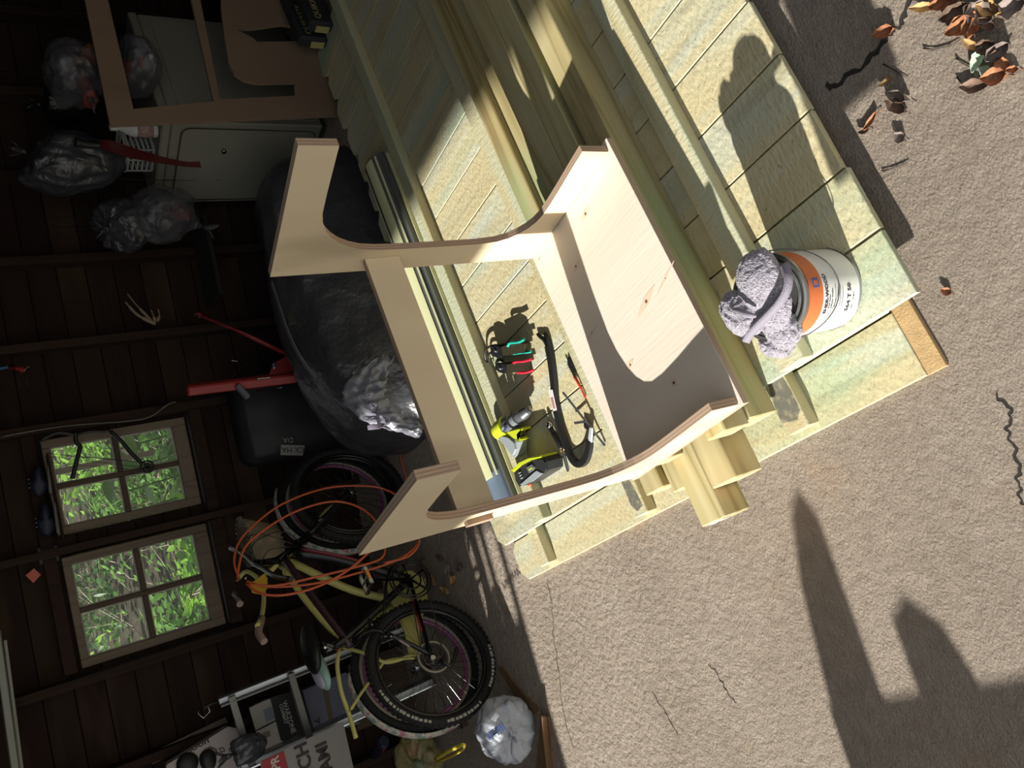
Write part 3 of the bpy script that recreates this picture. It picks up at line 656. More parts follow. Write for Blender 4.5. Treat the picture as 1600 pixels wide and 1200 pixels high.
# wire bail and its ears
for a in (math.radians(-196), math.radians(-16)):
    p = Vector((CX + math.cos(a) * CR, CY + math.sin(a) * CR, .232)); d = Vector((math.cos(a), math.sin(a), 0))
    bm = bmesh.new(); tube(bm, [p - d * .001, p + d * .006], .009, 14); build('bail_ear', bm, m_tin, can)
pts = []
for k in range(25):
    t_ = PI * k / 24; a = math.radians(-196) + t_; rr = CR + .0065 - .003 * math.sin(t_)
    pts.append((CX + math.cos(a) * rr, CY + math.sin(a) * rr, .232 - .075 * math.sin(t_) ** .8))
rod('bail', pts, .0013, flat('bail_wire', '#77787a', .35, metal=.8), can, 6)
# towel
def terry():
    m, n, l, b = nt('terry_cloth'); tc = n.new('ShaderNodeTexCoord')
    t = n.new('ShaderNodeTexNoise'); t.inputs['Scale'].default_value = 330; t.inputs['Detail'].default_value = 3; l.new(tc.outputs['Object'], t.inputs[0])
    c = ramp(n, l, t.outputs[0], [(.35, '#75707a'), (.65, '#b3adb6')]); l.new(c, b.inputs['Base Color']); b.inputs['Roughness'].default_value = 1; b.inputs['Sheen Weight'].default_value = .4
    bp = n.new('ShaderNodeBump'); bp.inputs['Strength'].default_value = 1; bp.inputs['Distance'].default_value = .004; l.new(t.outputs[0], bp.inputs['Height']); l.new(bp.outputs[0], b.inputs['Normal']); return m
m_terry = terry()
tw = thing('towel', 'crumpled grey terry towel draped over the top of the paint can', 'towel', (CX, CY, .262))
# one folded sheet: a cross-section ribbon swept along a path gives thick rolled folds
def cloth_sheet(name, grid, mat, th=.004):
    bm = bmesh.new(); R_ = len(grid); Cn = len(grid[0]); V = [[bm.verts.new(p) for p in row] for row in grid]
    for i in range(R_ - 1):
        for j in range(Cn - 1): bm.faces.new((V[i][j], V[i][j + 1], V[i + 1][j + 1], V[i + 1][j])).smooth = True
    o = build(name, bm, mat, tw, smooth=True); md = o.modifiers.new('s', 'SUBSURF'); md.levels = md.render_levels = 2
    so = o.modifiers.new('t', 'SOLIDIFY'); so.thickness = th; so.offset = 0
    tx = bpy.data.textures.new(name, 'CLOUDS'); tx.noise_scale = .012; dm = o.modifiers.new('d', 'DISPLACE'); dm.texture = tx; dm.strength = .006; dm.texture_coords = 'LOCAL'
    return o
def towel_mass():
    bm = bmesh.new()
    def at(u, v, z): return Zp(u, v, z)
    def lump(u, v, z, r, seed, fold=.25, rot=0):
        blob(bm, at(u, v, z), r, 5, .08, 1.6, seed, Matrix.Rotation(rot, 3, 'Z'), fold)
    lump(1186, 437, .300, (.062, .050, .030), 1, .12, -.5)
    lump(1158, 490, .295, (.056, .042, .033), 2, .3, .3)
    lump(1200, 470, .290, (.060, .048, .024), 5, .2, .2)
    lump(1222, 512, .262, (.045, .040, .030), 3, .25, .1)
    lump(1214, 538, .225, (.034, .026, .045), 4, .25, .4)
    return bm
o = build('cloth', towel_mass(), m_terry, tw, smooth=True)
rm = o.modifiers.new('r', 'REMESH'); rm.mode = 'VOXEL'; rm.voxel_size = .0026
sm_ = o.modifiers.new('s', 'SMOOTH'); sm_.iterations = 3
tx = bpy.data.textures.new('pile', 'CLOUDS'); tx.noise_scale = .006; dm = o.modifiers.new('d', 'DISPLACE'); dm.texture = tx; dm.strength = .003; dm.texture_coords = 'LOCAL'
# woven hem running across the bunched cloth
m_hem = flat('towel_hem', '#8f8994', .9, bump=.5, bscale=500)
hp = [Zp(u, v, z) for u, v, z in ((1224, 412, .300), (1229, 432, .312), (1227, 452, .318), (1216, 472, .322), (1200, 490, .322), (1184, 506, .316), (1170, 521, .308), (1163, 533, .300))]
hp = smooth_path(hp, 5); bm = bmesh.new(); pv = None
for i, p in enumerate(hp):
    d = (hp[min(i + 1, len(hp) - 1)] - hp[max(0, i - 1)]).normalized(); nrm = d.cross(Vector((-.3, -.4, 1))).normalized(); w = .0085
    a = bm.verts.new(p + nrm * w + Vector((0, 0, -.004))); m_ = bm.verts.new(p + Vector((0, 0, .004))); b_ = bm.verts.new(p - nrm * w + Vector((0, 0, -.004)))
    if pv: bm.faces.new((pv[0], pv[1], m_, a)); bm.faces.new((pv[1], pv[2], b_, m_))
    pv = (a, m_, b_)
o = build('hem', bm, m_hem, tw, smooth=True, label='smooth woven hem'); so = o.modifiers.new('t', 'SOLIDIFY'); so.thickness = .003; so.offset = 0
hp = smooth_path([Zp(u, v, z) for u, v, z in ((1145, 484, .33), (1155, 486, .334), (1168, 492, .336), (1182, 494, .328))], 4)
rod('hem', hp, [.003 + .004 * math.sin(PI * i / (len(hp) - 1)) for i in range(len(hp))], m_hem, tw, 8)

# ================================================================== tools on the pickets
PZ = .0712
def K(x, y, z=PZ): return Zp(740 + x / 6.667, 470 + y / 6.667, z)
def K2(x, y, z=PZ): return Zp(760 + x / 8, 610 + y / 8, z)
m_steel = flat('tool_steel', '#8f9092', .3, metal=.9, bump=.1, bscale=90); m_black = flat('tool_black', '#1c1c1d', .45); m_chrome = flat('chrome', '#c9cbcc', .12, metal=1)
def plate(name, pts, z0, z1, mat, parent, bev=.001, label=None):
    """outline of points seen from above, extruded between two heights"""
    bm = bmesh.new(); prism(bm, [(p.x, p.y) for p in pts], z0, z1, 'xy')
    if bev: bmesh.ops.bevel(bm, geom=[e for e in bm.edges if e.verts[0].co.z > z1 - 1e-6 and e.verts[1].co.z > z1 - 1e-6], offset=bev, segments=2, affect='EDGES')
    return build(name, bm, mat, parent, label=label)
def clamp(name, label, col, colname, hA, hB, body, head, jaws, zt):
    t = thing(name, label, 'pliers', K(*hB[0]))
    mg = flat(colname, col, .4)
    for h, z in ((hA, .122), (hB, .100)):
        rod('grip', smooth_path([K(x, y, z) for x, y in h], 5), .0048, mg, t, 8, label=colname.replace('_', ' '))
    plate('lever_web', [K(x, y, .085) for x, y in body], PZ + .014, PZ + .044, flat(colname + '_web', '#3a3527', .4, spec=.6), t)
    plate('head', [K(x, y, .085) for x, y in head], PZ + .004, PZ + .040, flat('gun_metal', '#4b4c50', .3, metal=.8, bump=.3, bscale=120), t, .003)
    for j in jaws: rod('jaw', smooth_path([K(x, y, z) for x, y, z in j[0]], 5), j[1], m_black, t, 8)
    for (x, y) in ((sum(p[0] for p in head) / len(head), sum(p[1] for p in head) / len(head)),):
        bm = bmesh.new(); p = K(x, y, .085); lathe(bm, [(0, .006), (.004, .006), (.005, .003), (.005, -.002), (0, -.002)], 12, Matrix.Translation((p.x, p.y, PZ + .040))); build('rivet', bm, m_chrome, t)
    return t
clamp('ratchet_pliers', 'teal gripped hand pliers with long hooked black jaws lying on the pickets', '#1fa08c', 'teal_grip', [(355, 478), (378, 440), (470, 428), (530, 400)], [(405, 552), (480, 545), (598, 528)],
      [(360, 470), (530, 400), (600, 440), (605, 520), (420, 560), (380, 560)], [(240, 470), (290, 445), (355, 470), (375, 560), (300, 585), (240, 550)],
      [([(350, 465, .095), (240, 462, .10), (160, 480, .10), (120, 530, .098), (125, 600, .09), (158, 672, .078)], .0042), ([(240, 520, .09), (175, 540, .092), (165, 590, .088), (200, 665, .078)], .0036)], .1)
clamp('ratchet_pliers', 'red gripped hand pliers with short dark jaws beside the teal ones', '#d2263f', 'red_grip', [(415, 648), (450, 632), (520, 628), (602, 608)], [(425, 720), (460, 745), (540, 745), (622, 722)],
      [(415, 650), (600, 610), (622, 715), (430, 745)], [(290, 640), (400, 640), (425, 700), (380, 750), (320, 735), (280, 690)],
      [([(300, 690, .09), (260, 700, .088), (226, 718, .08)], .0042), ([(300, 625, .09), (265, 615, .09), (235, 650, .08)], .005)], .1)
# crowbar
t = thing('pry_bar', 'long flat black steel pry bar with a hooked end and a small sticker', 'pry bar', K(800, 800))
bz = .084
def ribbon(name, pts, ws, th, mat, parent):
    P = smooth_path(pts, 6); n_ = len(P); bm = bmesh.new(); pr_ = None
    for i, p in enumerate(P):
        d = (P[min(i + 1, n_ - 1)] - P[max(i - 1, 0)]).normalized(); s_ = d.cross(Vector((0, 0, 1))).normalized(); f = i / (n_ - 1) * (len(ws) - 1); k = min(int(f), len(ws) - 2); w = ws[k] * (1 - (f - k)) + ws[k + 1] * (f - k)
        up = Vector((0, 0, 1))
        R_ = [bm.verts.new(p + s_ * a * w + up * b_ * th) for a, b_ in ((-1, -.5), (-.8, .35), (0, .5), (.8, .35), (1, -.5))]
        if pr_:
            for k2 in range(5): bm.faces.new((pr_[k2], pr_[(k2 + 1) % 5], R_[(k2 + 1) % 5], R_[k2]))
        else: bm.faces.new(R_)
        pr_ = R_
    bm.faces.new(pr_); o = build(name, bm, mat, parent); smooth_by_angle(o, 30); return o
shaft = [K(770, 470, bz), K(800, 620, bz), K(830, 850, bz), K2(860, 200, bz + .002), K2(930, 500, bz + .003), K2(1000, 700, bz + .003), K2(1060, 850, bz + .003), K2(1140, 920, bz + .004), K2(1230, 870, bz + .006), K2(1275, 750, bz + .010), K2(1290, 640, bz + .012)]
ribbon('shaft', shaft, [.0135, .014, .0135, .013, .013, .013, .0125, .013, .0135, .012, .011], .014, m_black, t)
for pts in ([K(765, 470, bz), K(735, 410, bz), K(690, 372, bz - .004), K(665, 345, bz - .008)], [K(785, 470, bz), K(770, 410, bz), K(750, 370, bz - .004), K(738, 338, bz - .008)]): ribbon('claw', pts, [.006, .006, .004], .010, m_black, t)
ribbon('claw_tip', [K2(1290, 660, bz + .012), K2(1300, 560, bz + .013), K2(1308, 465, bz + .012)], [.0085, .008, .006], .006, flat('ground_steel', '#d9dcdf', .3, metal=.3), t)
plate('sticker', [K(776, 935, .094), K(822, 925, .094), K(868, 1140, .094), K(828, 1150, .094)], .0935, .0943, flat('sticker_white', '#d9d5d2', .5), t, 0)
plate('sticker_print', [K(800, 1010, .0947), K(826, 1005, .0947), K(850, 1120, .0947), K(830, 1125, .0947)], .0944, .0947, flat('sticker_red', '#b07a78', .5), t, 0)
p = K(790, 892, .094); bm = bmesh.new(); lathe(bm, [(0, .0006), (.0028, .0006), (.0028, 0), (0, 0)], 14, Matrix.Translation((p.x, p.y, .0932)) @ Matrix.Diagonal((1.5, 1, 1, 1))); build('sticker', bm, MATS['sticker_white'], t)
# ruler of a square
t = thing('steel_square', 'thin steel carpenter square leaning beside the hooked end of the pry bar', 'square', K2(1250, 350))
def bar3(name, a, b_, w, th, mat, parent, up=Vector((0, 0, 1))):
    d = (b_ - a); L = d.length; M_ = basis(a, d, d.cross(up).normalized() * -1)
    bm = bmesh.new(); bx(bm, (0, -w / 2, -th / 2), (L, w / 2, th / 2), min(w, th) * .15, M_); return build(name, bm, mat, parent)
bar3('blade', K2(955, 20, .125), K2(1482, 690, .076), .0085, .0018, m_steel, t)
bar3('tongue', K2(1100, 408, .088), K2(1240, 388, .100), .008, .002, m_steel, t)
plate('corner_plate', [K2(1185, 380, .09), K2(1260, 400, .09), K2(1230, 500, .09), K2(1195, 470, .09)], .080, .083, m_black, t)
# chisel
t = thing('wood_chisel', 'wood chisel with a black handle and metal striking cap under the pry bar', 'chisel', K2(900, 700))
a = K2(790, 440, .086); b_ = K2(960, 760, .082); d = (b_ - a)
bm = bmesh.new(); tube(bm, [a - d * .12, a - d * .10, a, a + d * .08], [.006, .0105, .0115, .0095], 14); build('striking_cap', bm, m_chrome, t)
bm = bmesh.new(); tube(bm, [a + d * .08, a + d * .3, a + d * .6, a + d * .85, a + d * .92], [.009, .0098, .0085, .0095, .007], 12); build('handle', bm, m_black, t)
bm = bmesh.new(); tube(bm, [a + d * .86, a + d * 1.0], [.0082, .0065], 12); build('ferrule', bm, flat('brass', '#a07c48', .35, metal=.9), t)
bar3('blade', K2(950, 770, .078), K2(1022, 1015, .074), .010, .0035, m_steel, t)
# little red handled tool
t = thing('hobby_knife', 'small red handled tool with a toothed black head near the bottom board', 'tool', K(1050, 750))
rod('handle', smooth_path([K(1048, 790, .078), K(1090, 855, .080), K(1128, 930, .078), K(1170, 1018, .076)], 5), [.0038] * 5 + [.0042] * 5 + [.003] * 5 + [.002], flat('red_plastic', '#c9402c', .4), t, 8)
plate('head', [K(985, 590, .08), K(1005, 600, .08), K(1040, 690, .08), K(1058, 745, .08), K(1035, 770, .08), K(990, 690, .08), K(975, 640, .08)], PZ + .001, PZ + .010, m_black, t)
bar3('tang', K(1030, 760, .078), K(1062, 800, .078), .004, .003, m_chrome, t)
for k in range(5): bar3('tooth', K(975 + k * 11, 700 + k * 18, .075), K(990 + k * 11, 695 + k * 18, .079), .0016, .002, m_chrome, t)
# drill on its side
t = thing('cordless_drill', 'lime and grey cordless drill lying on its side with its battery on', 'drill', K2(400, 600))
m_lime = flat('lime_plastic', '#c4cf2c', .4); m_gr = flat('grey_plastic', '#6b6f72', .5, bump=.15, bscale=200); m_dk = flat('dark_plastic', '#2b2d2e', .5); m_lg = flat('light_grey_plastic', '#9aa0a3', .45)
ax0 = K2(540, 235, .118); ax1 = K2(150, 520, .118); ad = (ax1 - ax0); L = ad.length
def along(name, prof, mat, seg=24, label=None):
    bm = bmesh.new(); tube(bm, [ax0 + ad * f for f, r_ in prof], [r_ for f, r_ in prof], seg); o = build(name, bm, mat, t, label=label); smooth_by_angle(o, 35); return o
along('chuck', [(0, .006), (.03, .013), (.05, .016), (.16, .019), (.17, .0205), (.20, .0205), (.205, .0195), (.33, .0205), (.345, .019)], flat('chuck_grey', '#85888b', .3, metal=.7))
along('chuck_sleeve', [(.348, .018), (.35, .0235), (.47, .0235), (.475, .021)], m_gr); along('gear_case', [(.476, .021), (.50, .029), (.62, .033), (.64, .033)], flat('gear_case_steel', '#77797c', .35, metal=.6))
along('motor_body', [(.642, .034), (.68, .036), (.90, .035), (.98, .031), (1.02, .022)], m_lime)
bm = bmesh.new(); q = ax0 - ad * .003; tube(bm, [q, q - ad * .01], .0045, 12); build('chuck_bore', bm, flat('brass_ring', '#b98a5a', .3, metal=.8), t)
for k in range(3):
    a_ = k * 2 * PI / 3; x_, y_ = frame_from(ad); off = (x_ * math.cos(a_) + y_ * math.sin(a_)) * .005; bm = bmesh.new(); tube(bm, [ax0 + off - ad * .03, ax0 + off + ad * .02], .0022, 6); build('chuck_jaw', bm, m_chrome, t)
plate('name_plate', [K2(178, 515, .155), K2(230, 437, .155), K2(262, 455, .155), K2(205, 528, .155)], .1525, .1538, flat('plate_blue', '#37406e', .4), t, 0)
text_mesh('lettering', '18V', .014, flat('plate_white', '#cfd6d8', .5), t, basis(K2(196, 520, .1543), K2(245, 448, .1543) - K2(196, 520, .1543), K2(150, 490, .1543) - K2(196, 520, .1543)), .0003)
plate('trigger_guard', [K2(*p, .125) for p in ((290, 500), (440, 462), (475, 470), (482, 490), (430, 500), (402, 530), (405, 570), (440, 605), (478, 608), (440, 625), (390, 600), (340, 580), (285, 560))], .100, .136, m_lime, t, .004)
plate('trigger', [K2(*p, .12) for p in ((404, 528), (440, 522), (452, 545), (445, 585), (405, 570))], .106, .128, m_dk, t, .002)
plate('handle', [K2(*p, .12) for p in ((150, 560), (260, 560), (340, 580), (400, 605), (430, 640), (425, 720), (415, 800), (385, 835), (340, 740), (290, 640), (200, 605))], .094, .142, m_lg, t, .008)
plate('battery_base', [K2(*p, .12) for p in ((360, 985), (470, 890), (590, 822), (740, 798), (755, 822), (620, 858), (500, 920), (400, 1005))], .076, .142, m_lime, t, .003, 'lime battery foot')
plate('battery', [K2(*p, .12) for p in ((388, 1015), (500, 922), (620, 858), (750, 824), (800, 880), (812, 985), (770, 1030), (640, 1110), (560, 1165), (448, 1192), (420, 1110))], PZ + .001, .138, m_dk, t, .006)
plate('battery_clip', [K2(*p, .145) for p in ((490, 965), (560, 925), (590, 965), (575, 1000), (520, 1035))], .1385, .143, m_gr, t, .001)
plate('battery_mark', [K2(*p, .146) for p in ((515, 990), (560, 962), (570, 975), (528, 1005))], .1432, .1440, m_lime, t, 0)
plate('battery_side', [K2(*p, .13) for p in ((640, 1010), (660, 990), (740, 1030), (610, 1130), (470, 1185), (450, 1165))], .1385, .1415, m_lg, t, .002)
for k in range(3): bar3('vent', K2(402 + k * 14, 1040 + k * 32, .1415), K2(430 + k * 14, 1022 + k * 32, .1415), .003, .003, m_lg, t)
bm = bmesh.new(); p = K2(545, 1172, .11); blob(bm, (p.x, p.y, .11), .008, 2, 0, 1); build('release_button', bm, flat('button_red', '#c8523a', .4), t)

# ================================================================== dead leaves and twigs on the slab
def dry_leaf_mesh(name, L, w, curl, seed, mat):
    rn = random.Random(seed); bm = bmesh.new(); N = 9; rows = []
    for i in range(N):
        t_ = i / (N - 1); wd = w * math.sin(PI * min(1, t_ * 1.02)) ** .7 * (1 + rn.uniform(-.18, .18)) + .0006; row = []
        for j in range(-3, 4):
            s_ = j / 3; z = curl * (abs(s_) ** 1.5) * w * 1.6 + .25 * L * curl * (t_ - .5) ** 2 * 2 + rn.uniform(-.02, .02) * w * 4 + .002
            row.append(bm.verts.new((L * (t_ - .5), s_ * wd * (1 - .35 * curl * abs(s_)), z)))
        rows.append(row)
    for A, B in zip(rows, rows[1:]):
        for j in range(6): bm.faces.new((A[j], A[j + 1], B[j + 1], B[j])).smooth = True
    tube(bm, [(-L * .5, 0, .003), (-L * .62, .002, .004), (-L * .74, 0, .002)], .0008, 5)
    me = bpy.data.meshes.new(name); bm.to_mesh(me); bm.free(); me.materials.append(mat); return me
def dry_mat(nm, c1, c2):
    m, n, l, b = nt(nm); tc = n.new('ShaderNodeTexCoord'); t_ = n.new('ShaderNodeTexNoise'); t_.inputs['Scale'].default_value = 60; t_.inputs['Detail'].default_value = 5; l.new(tc.outputs['Object'], t_.inputs[0])
    c = ramp(n, l, t_.outputs[0], [(.35, c1), (.65, c2)]); l.new(c, b.inputs['Base Color']); b.inputs['Roughness'].default_value = .7; return m
dm_ = {'brown': dry_mat('leaf_brown', '#544237', '#7b6250'), 'orange': dry_mat('leaf_orange', '#86543a', '#a87850'), 'tan': dry_mat('leaf_tan', '#a07e50', '#bc9a66'), 'grey': dry_mat('leaf_grey', '#6a5d58', '#8d7f76'), 'green': dry_mat('leaf_lichen', '#8fa48d', '#b4c4ac')}
word = {'brown': 'curled brown', 'orange': 'coppery orange', 'tan': 'pale tan', 'grey': 'greyish brown', 'green': 'grey green lichen'}
lv = [ # u v length width colour angle curl
 (1384, 52, .045, .016, 'orange', 1.2, .7, 'standing beside the long crack at the shadow edge'), (1450, 12, .07, .010, 'tan', .9, .5, 'slim and rolled, just past the dark end of the crack'), (1478, 8, .05, .016, 'orange', 1.1, .8, 'at the near edge of the big leaf pile'), (1500, 20, .06, .02, 'brown', 1.3, .8, 'large one in the leaf pile'),
 (1505, 42, .055, .020, 'orange', 1.4, .7, 'lowest of the large ones in the leaf pile'), (1535, 18, .06, .024, 'grey', .4, .5, 'broad one in the middle of the leaf pile'), (1552, 15, .05, .016, 'tan', .5, .6, 'brightest one in the leaf pile'), (1522, 42, .05, .02, 'orange', 2.4, .4, 'flattened and torn beneath the pile'), (1586, 12, .055, .022, 'grey', 1.0, .4, 'apart from the pile, farthest from the timber'),
 (1545, 38, .04, .012, 'brown', .3, .6, 'small one touching the pile'), (1517, 70, .035, .008, 'tan', .2, .5, 'narrow one between the two leaf heaps'), (1545, 78, .04, .018, 'brown', .6, .8, 'crumpled in the second heap'), (1562, 85, .045, .02, 'grey', 1.6, .7, 'crumpled at the far side of the second heap'), (1530, 93, .05, .012, 'green', 2.2, .4, 'flake'), (1544, 112, .035, .010, 'green', .3, .3, 'smaller flake'),
 (1557, 122, .045, .018, 'orange', 1.0, .6, 'broken and upturned below the second heap'), (1568, 100, .035, .012, 'orange', .2, .4, 'small one against the second heap'), (1584, 108, .022, .008, 'orange', .9, .7, 'tiny one lying alone'), (1524, 135, .055, .014, 'brown', .9, .3, 'flat one below the green flakes'), (1410, 150, .05, .016, 'grey', .5, .9, 'curled one lying alone on open concrete'),
 (1405, 165, .05, .017, 'brown', .35, .6, 'lying under the curled grey one'), (1364, 190, .045, .008, 'orange', 1.9, .6, 'slim one near the tip of the pile shadow'), (1385, 128, .03, .006, 'tan', 1.5, .5, 'slim one at the shadow corner'), (1410, 215, .03, .012, 'grey', .4, .5, 'faded one on the open concrete'), (1352, 205, .025, .008, 'brown', 1.2, .6, 'tiny one at the edge of the shadow'), (1480, 455, .022, .009, 'orange', .6, .5, 'single one right of the can, on sunlit concrete')]
for i, (u, v, L, w, cl, an, cu, ds) in enumerate(lv):
    p = Zp(u, v, 0.001); o = link_mesh('dry_leaf', dry_leaf_mesh('dry_leaf', L * .92, w, cu, i, dm_[cl])); o.location = p; o.rotation_euler = (random.uniform(-.15, .15), random.uniform(-.25, .1), an)
    tag(o, '%s %s %s' % (word[cl], 'scrap' if cl == 'green' else 'dead leaf', ds), 'leaf', 'dead leaves blown onto the slab')
tws = [((1443, 75), (1462, 77), (1484, 71), (1500, 62), 'thin dark twig pointing at the crack from the leaf heaps'), ((1380, 100), (1395, 108), (1408, 116), (1420, 123), 'thin twig crossing the tip of the pile shadow'), ((1494, 90), (1503, 98), (1512, 103), (1520, 107), 'hair thin bent twig between the two heaps'), ((1378, 267), (1395, 263), (1410, 257), (1421, 252), 'dark twig alone beside the shadow of the pickets'), ((1566, 80), (1572, 70), (1578, 60), (1582, 55), 'short twig standing up from the second heap'), ((1495, 120), (1500, 127), (1504, 131), (1507, 134), 'stub of twig on bare concrete below the heaps')]
for a, b_, c_, d_, ds in tws:
    P = [Zp(*q, .003) for q in (a, b_, c_, d_)]; o = rod('twig', P, [.0018, .0014, .0012, .0006], flat('twig_bark', '#4a3f38', .9), None, 5); tag(o, ds, 'twig', 'twigs among the dead leaves')

# ================================================================== unseen casters added and shaped for the ground shadows
t = thing('shadow_gate', 'added picket gate out of view, cut to cast the spiked ground shadow', 'gate', (-1.95, 1.3, 0))
for o_ in ([(y_ + .05, z_) for y_, z_ in q_] for q_ in ([(1.508, 0), (1.659, 0), (1.659, .68), (1.655, .76), (1.62, .89), (1.575, .965), (1.536, .99), (1.506, .955)], [(1.272, 0), (1.412, 0), (1.41, .825), (1.36, .845), (1.30, .81), (1.272, .76)], [(1.16, 0), (1.27, 0), (1.27, .72), (1.22, .735), (1.16, .72)], [(1.0, 0), (1.15, 0), (1.15, .72), (1.0, .72)], [(.84, 0), (.99, 0), (.99, .72), (.84, .72)])):
    bm = bmesh.new(); prism(bm, o_, -1.96, -1.944, 'yz'); build('picket', bm, m_pick, t)
box('rail', (-1.943, .89, .42), (-1.90, 1.709, .725), m_rail, t)
box('rail', (-1.943, .89, .05), (-1.90, 1.709, .41), m_rail, t)
# unseen board added on cords to cast the stepped shadow by the pile
t = thing('shadow_board', 'added board out of view, hung on cords to cast a ground shadow', 'board', (-.46, .8, .585))
box('board', (-.475, .775, .585), (-.455, .945, .86), m_post, t, .002)
for q in (.80, .92): rod('cord', [(-.465, q, .86), (-.465, q, 2.6)], .003, m_black, t, 6)
# ================================================================== things at the back of the garage
m_far = wood('far_ply_dimmed', ['#776454', '#6f5c4c', '#625142', '#73604f', '#7c6958'], axis=2, grain=3, rough_bump=.1, spread=.5, coarse=.5)  # same plywood as the stand, its shade at the back put into the colour
e_far = flat('far_ply_edge_dimmed', '#87725e', .8, var=.2)
TE = .86
def lp(u, v, e): p = MW.inverted() @ Wr(u, v, e); return (p.x, p.z)
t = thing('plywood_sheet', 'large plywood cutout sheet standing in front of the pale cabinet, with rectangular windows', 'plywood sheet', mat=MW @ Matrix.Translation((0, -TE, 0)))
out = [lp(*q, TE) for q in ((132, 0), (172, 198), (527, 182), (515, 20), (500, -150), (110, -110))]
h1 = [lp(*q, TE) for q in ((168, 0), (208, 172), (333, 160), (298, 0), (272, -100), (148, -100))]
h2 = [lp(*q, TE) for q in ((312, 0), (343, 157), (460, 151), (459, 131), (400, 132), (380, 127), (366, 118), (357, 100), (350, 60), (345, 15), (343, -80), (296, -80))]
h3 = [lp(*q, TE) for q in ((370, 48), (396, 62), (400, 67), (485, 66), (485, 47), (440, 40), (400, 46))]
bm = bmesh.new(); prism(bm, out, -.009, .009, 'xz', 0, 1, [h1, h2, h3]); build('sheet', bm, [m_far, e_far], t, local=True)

# pale enamel cabinet
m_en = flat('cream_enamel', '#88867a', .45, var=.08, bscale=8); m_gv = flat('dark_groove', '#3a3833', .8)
CM = Matrix.Translation((2.47, 2.79, 0)) @ Matrix.Rotation(math.radians(4), 4, 'Z')
t = thing('cabinet', 'pale cream enamel cabinet with a locked panel, under the clear bags', 'cabinet', mat=CM)
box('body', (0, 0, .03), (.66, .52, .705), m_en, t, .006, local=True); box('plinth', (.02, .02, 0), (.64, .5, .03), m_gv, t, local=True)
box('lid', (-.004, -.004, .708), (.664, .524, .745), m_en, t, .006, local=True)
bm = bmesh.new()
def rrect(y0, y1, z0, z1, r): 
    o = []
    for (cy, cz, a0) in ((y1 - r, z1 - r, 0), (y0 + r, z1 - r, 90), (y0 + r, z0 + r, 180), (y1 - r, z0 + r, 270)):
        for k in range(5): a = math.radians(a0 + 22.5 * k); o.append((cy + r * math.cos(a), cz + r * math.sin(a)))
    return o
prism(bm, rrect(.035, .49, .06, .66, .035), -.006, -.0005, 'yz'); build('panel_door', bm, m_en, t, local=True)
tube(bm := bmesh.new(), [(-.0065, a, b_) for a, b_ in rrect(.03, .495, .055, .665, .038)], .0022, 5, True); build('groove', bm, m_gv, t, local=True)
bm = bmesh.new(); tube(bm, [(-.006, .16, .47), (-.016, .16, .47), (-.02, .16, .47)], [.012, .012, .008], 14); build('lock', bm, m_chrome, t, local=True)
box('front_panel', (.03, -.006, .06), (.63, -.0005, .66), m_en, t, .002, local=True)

# clear film for bags
def film(name, col, alpha, rough=.25, spec=.8):
    m, n, l, b = nt(name); b.inputs['Base Color'].default_value = rgb(col); b.inputs['Roughness'].default_value = rough; b.inputs['Specular IOR Level'].default_value = spec; b.inputs['Alpha'].default_value = alpha
    tc = n.new('ShaderNodeTexCoord'); v = n.new('ShaderNodeTexNoise'); v.inputs['Scale'].default_value = 14; v.inputs['Detail'].default_value = 4; v.inputs['Distortion'].default_value = 1.5; l.new(tc.outputs['Object'], v.inputs[0])
    bp = n.new('ShaderNodeBump'); bp.inputs['Strength'].default_value = .8; bp.inputs['Distance'].default_value = .02; l.new(v.outputs[0], bp.inputs['Height']); l.new(bp.outputs[0], b.inputs['Normal']); return m
f_clear = film('clear_film', '#58585d', .5); f_grey = film('grey_film', '#3e3f44', .85); f_white = film('milky_film', '#c6ccd6', .72); f_yel = film('yellow_film', '#d8c85a', .6)
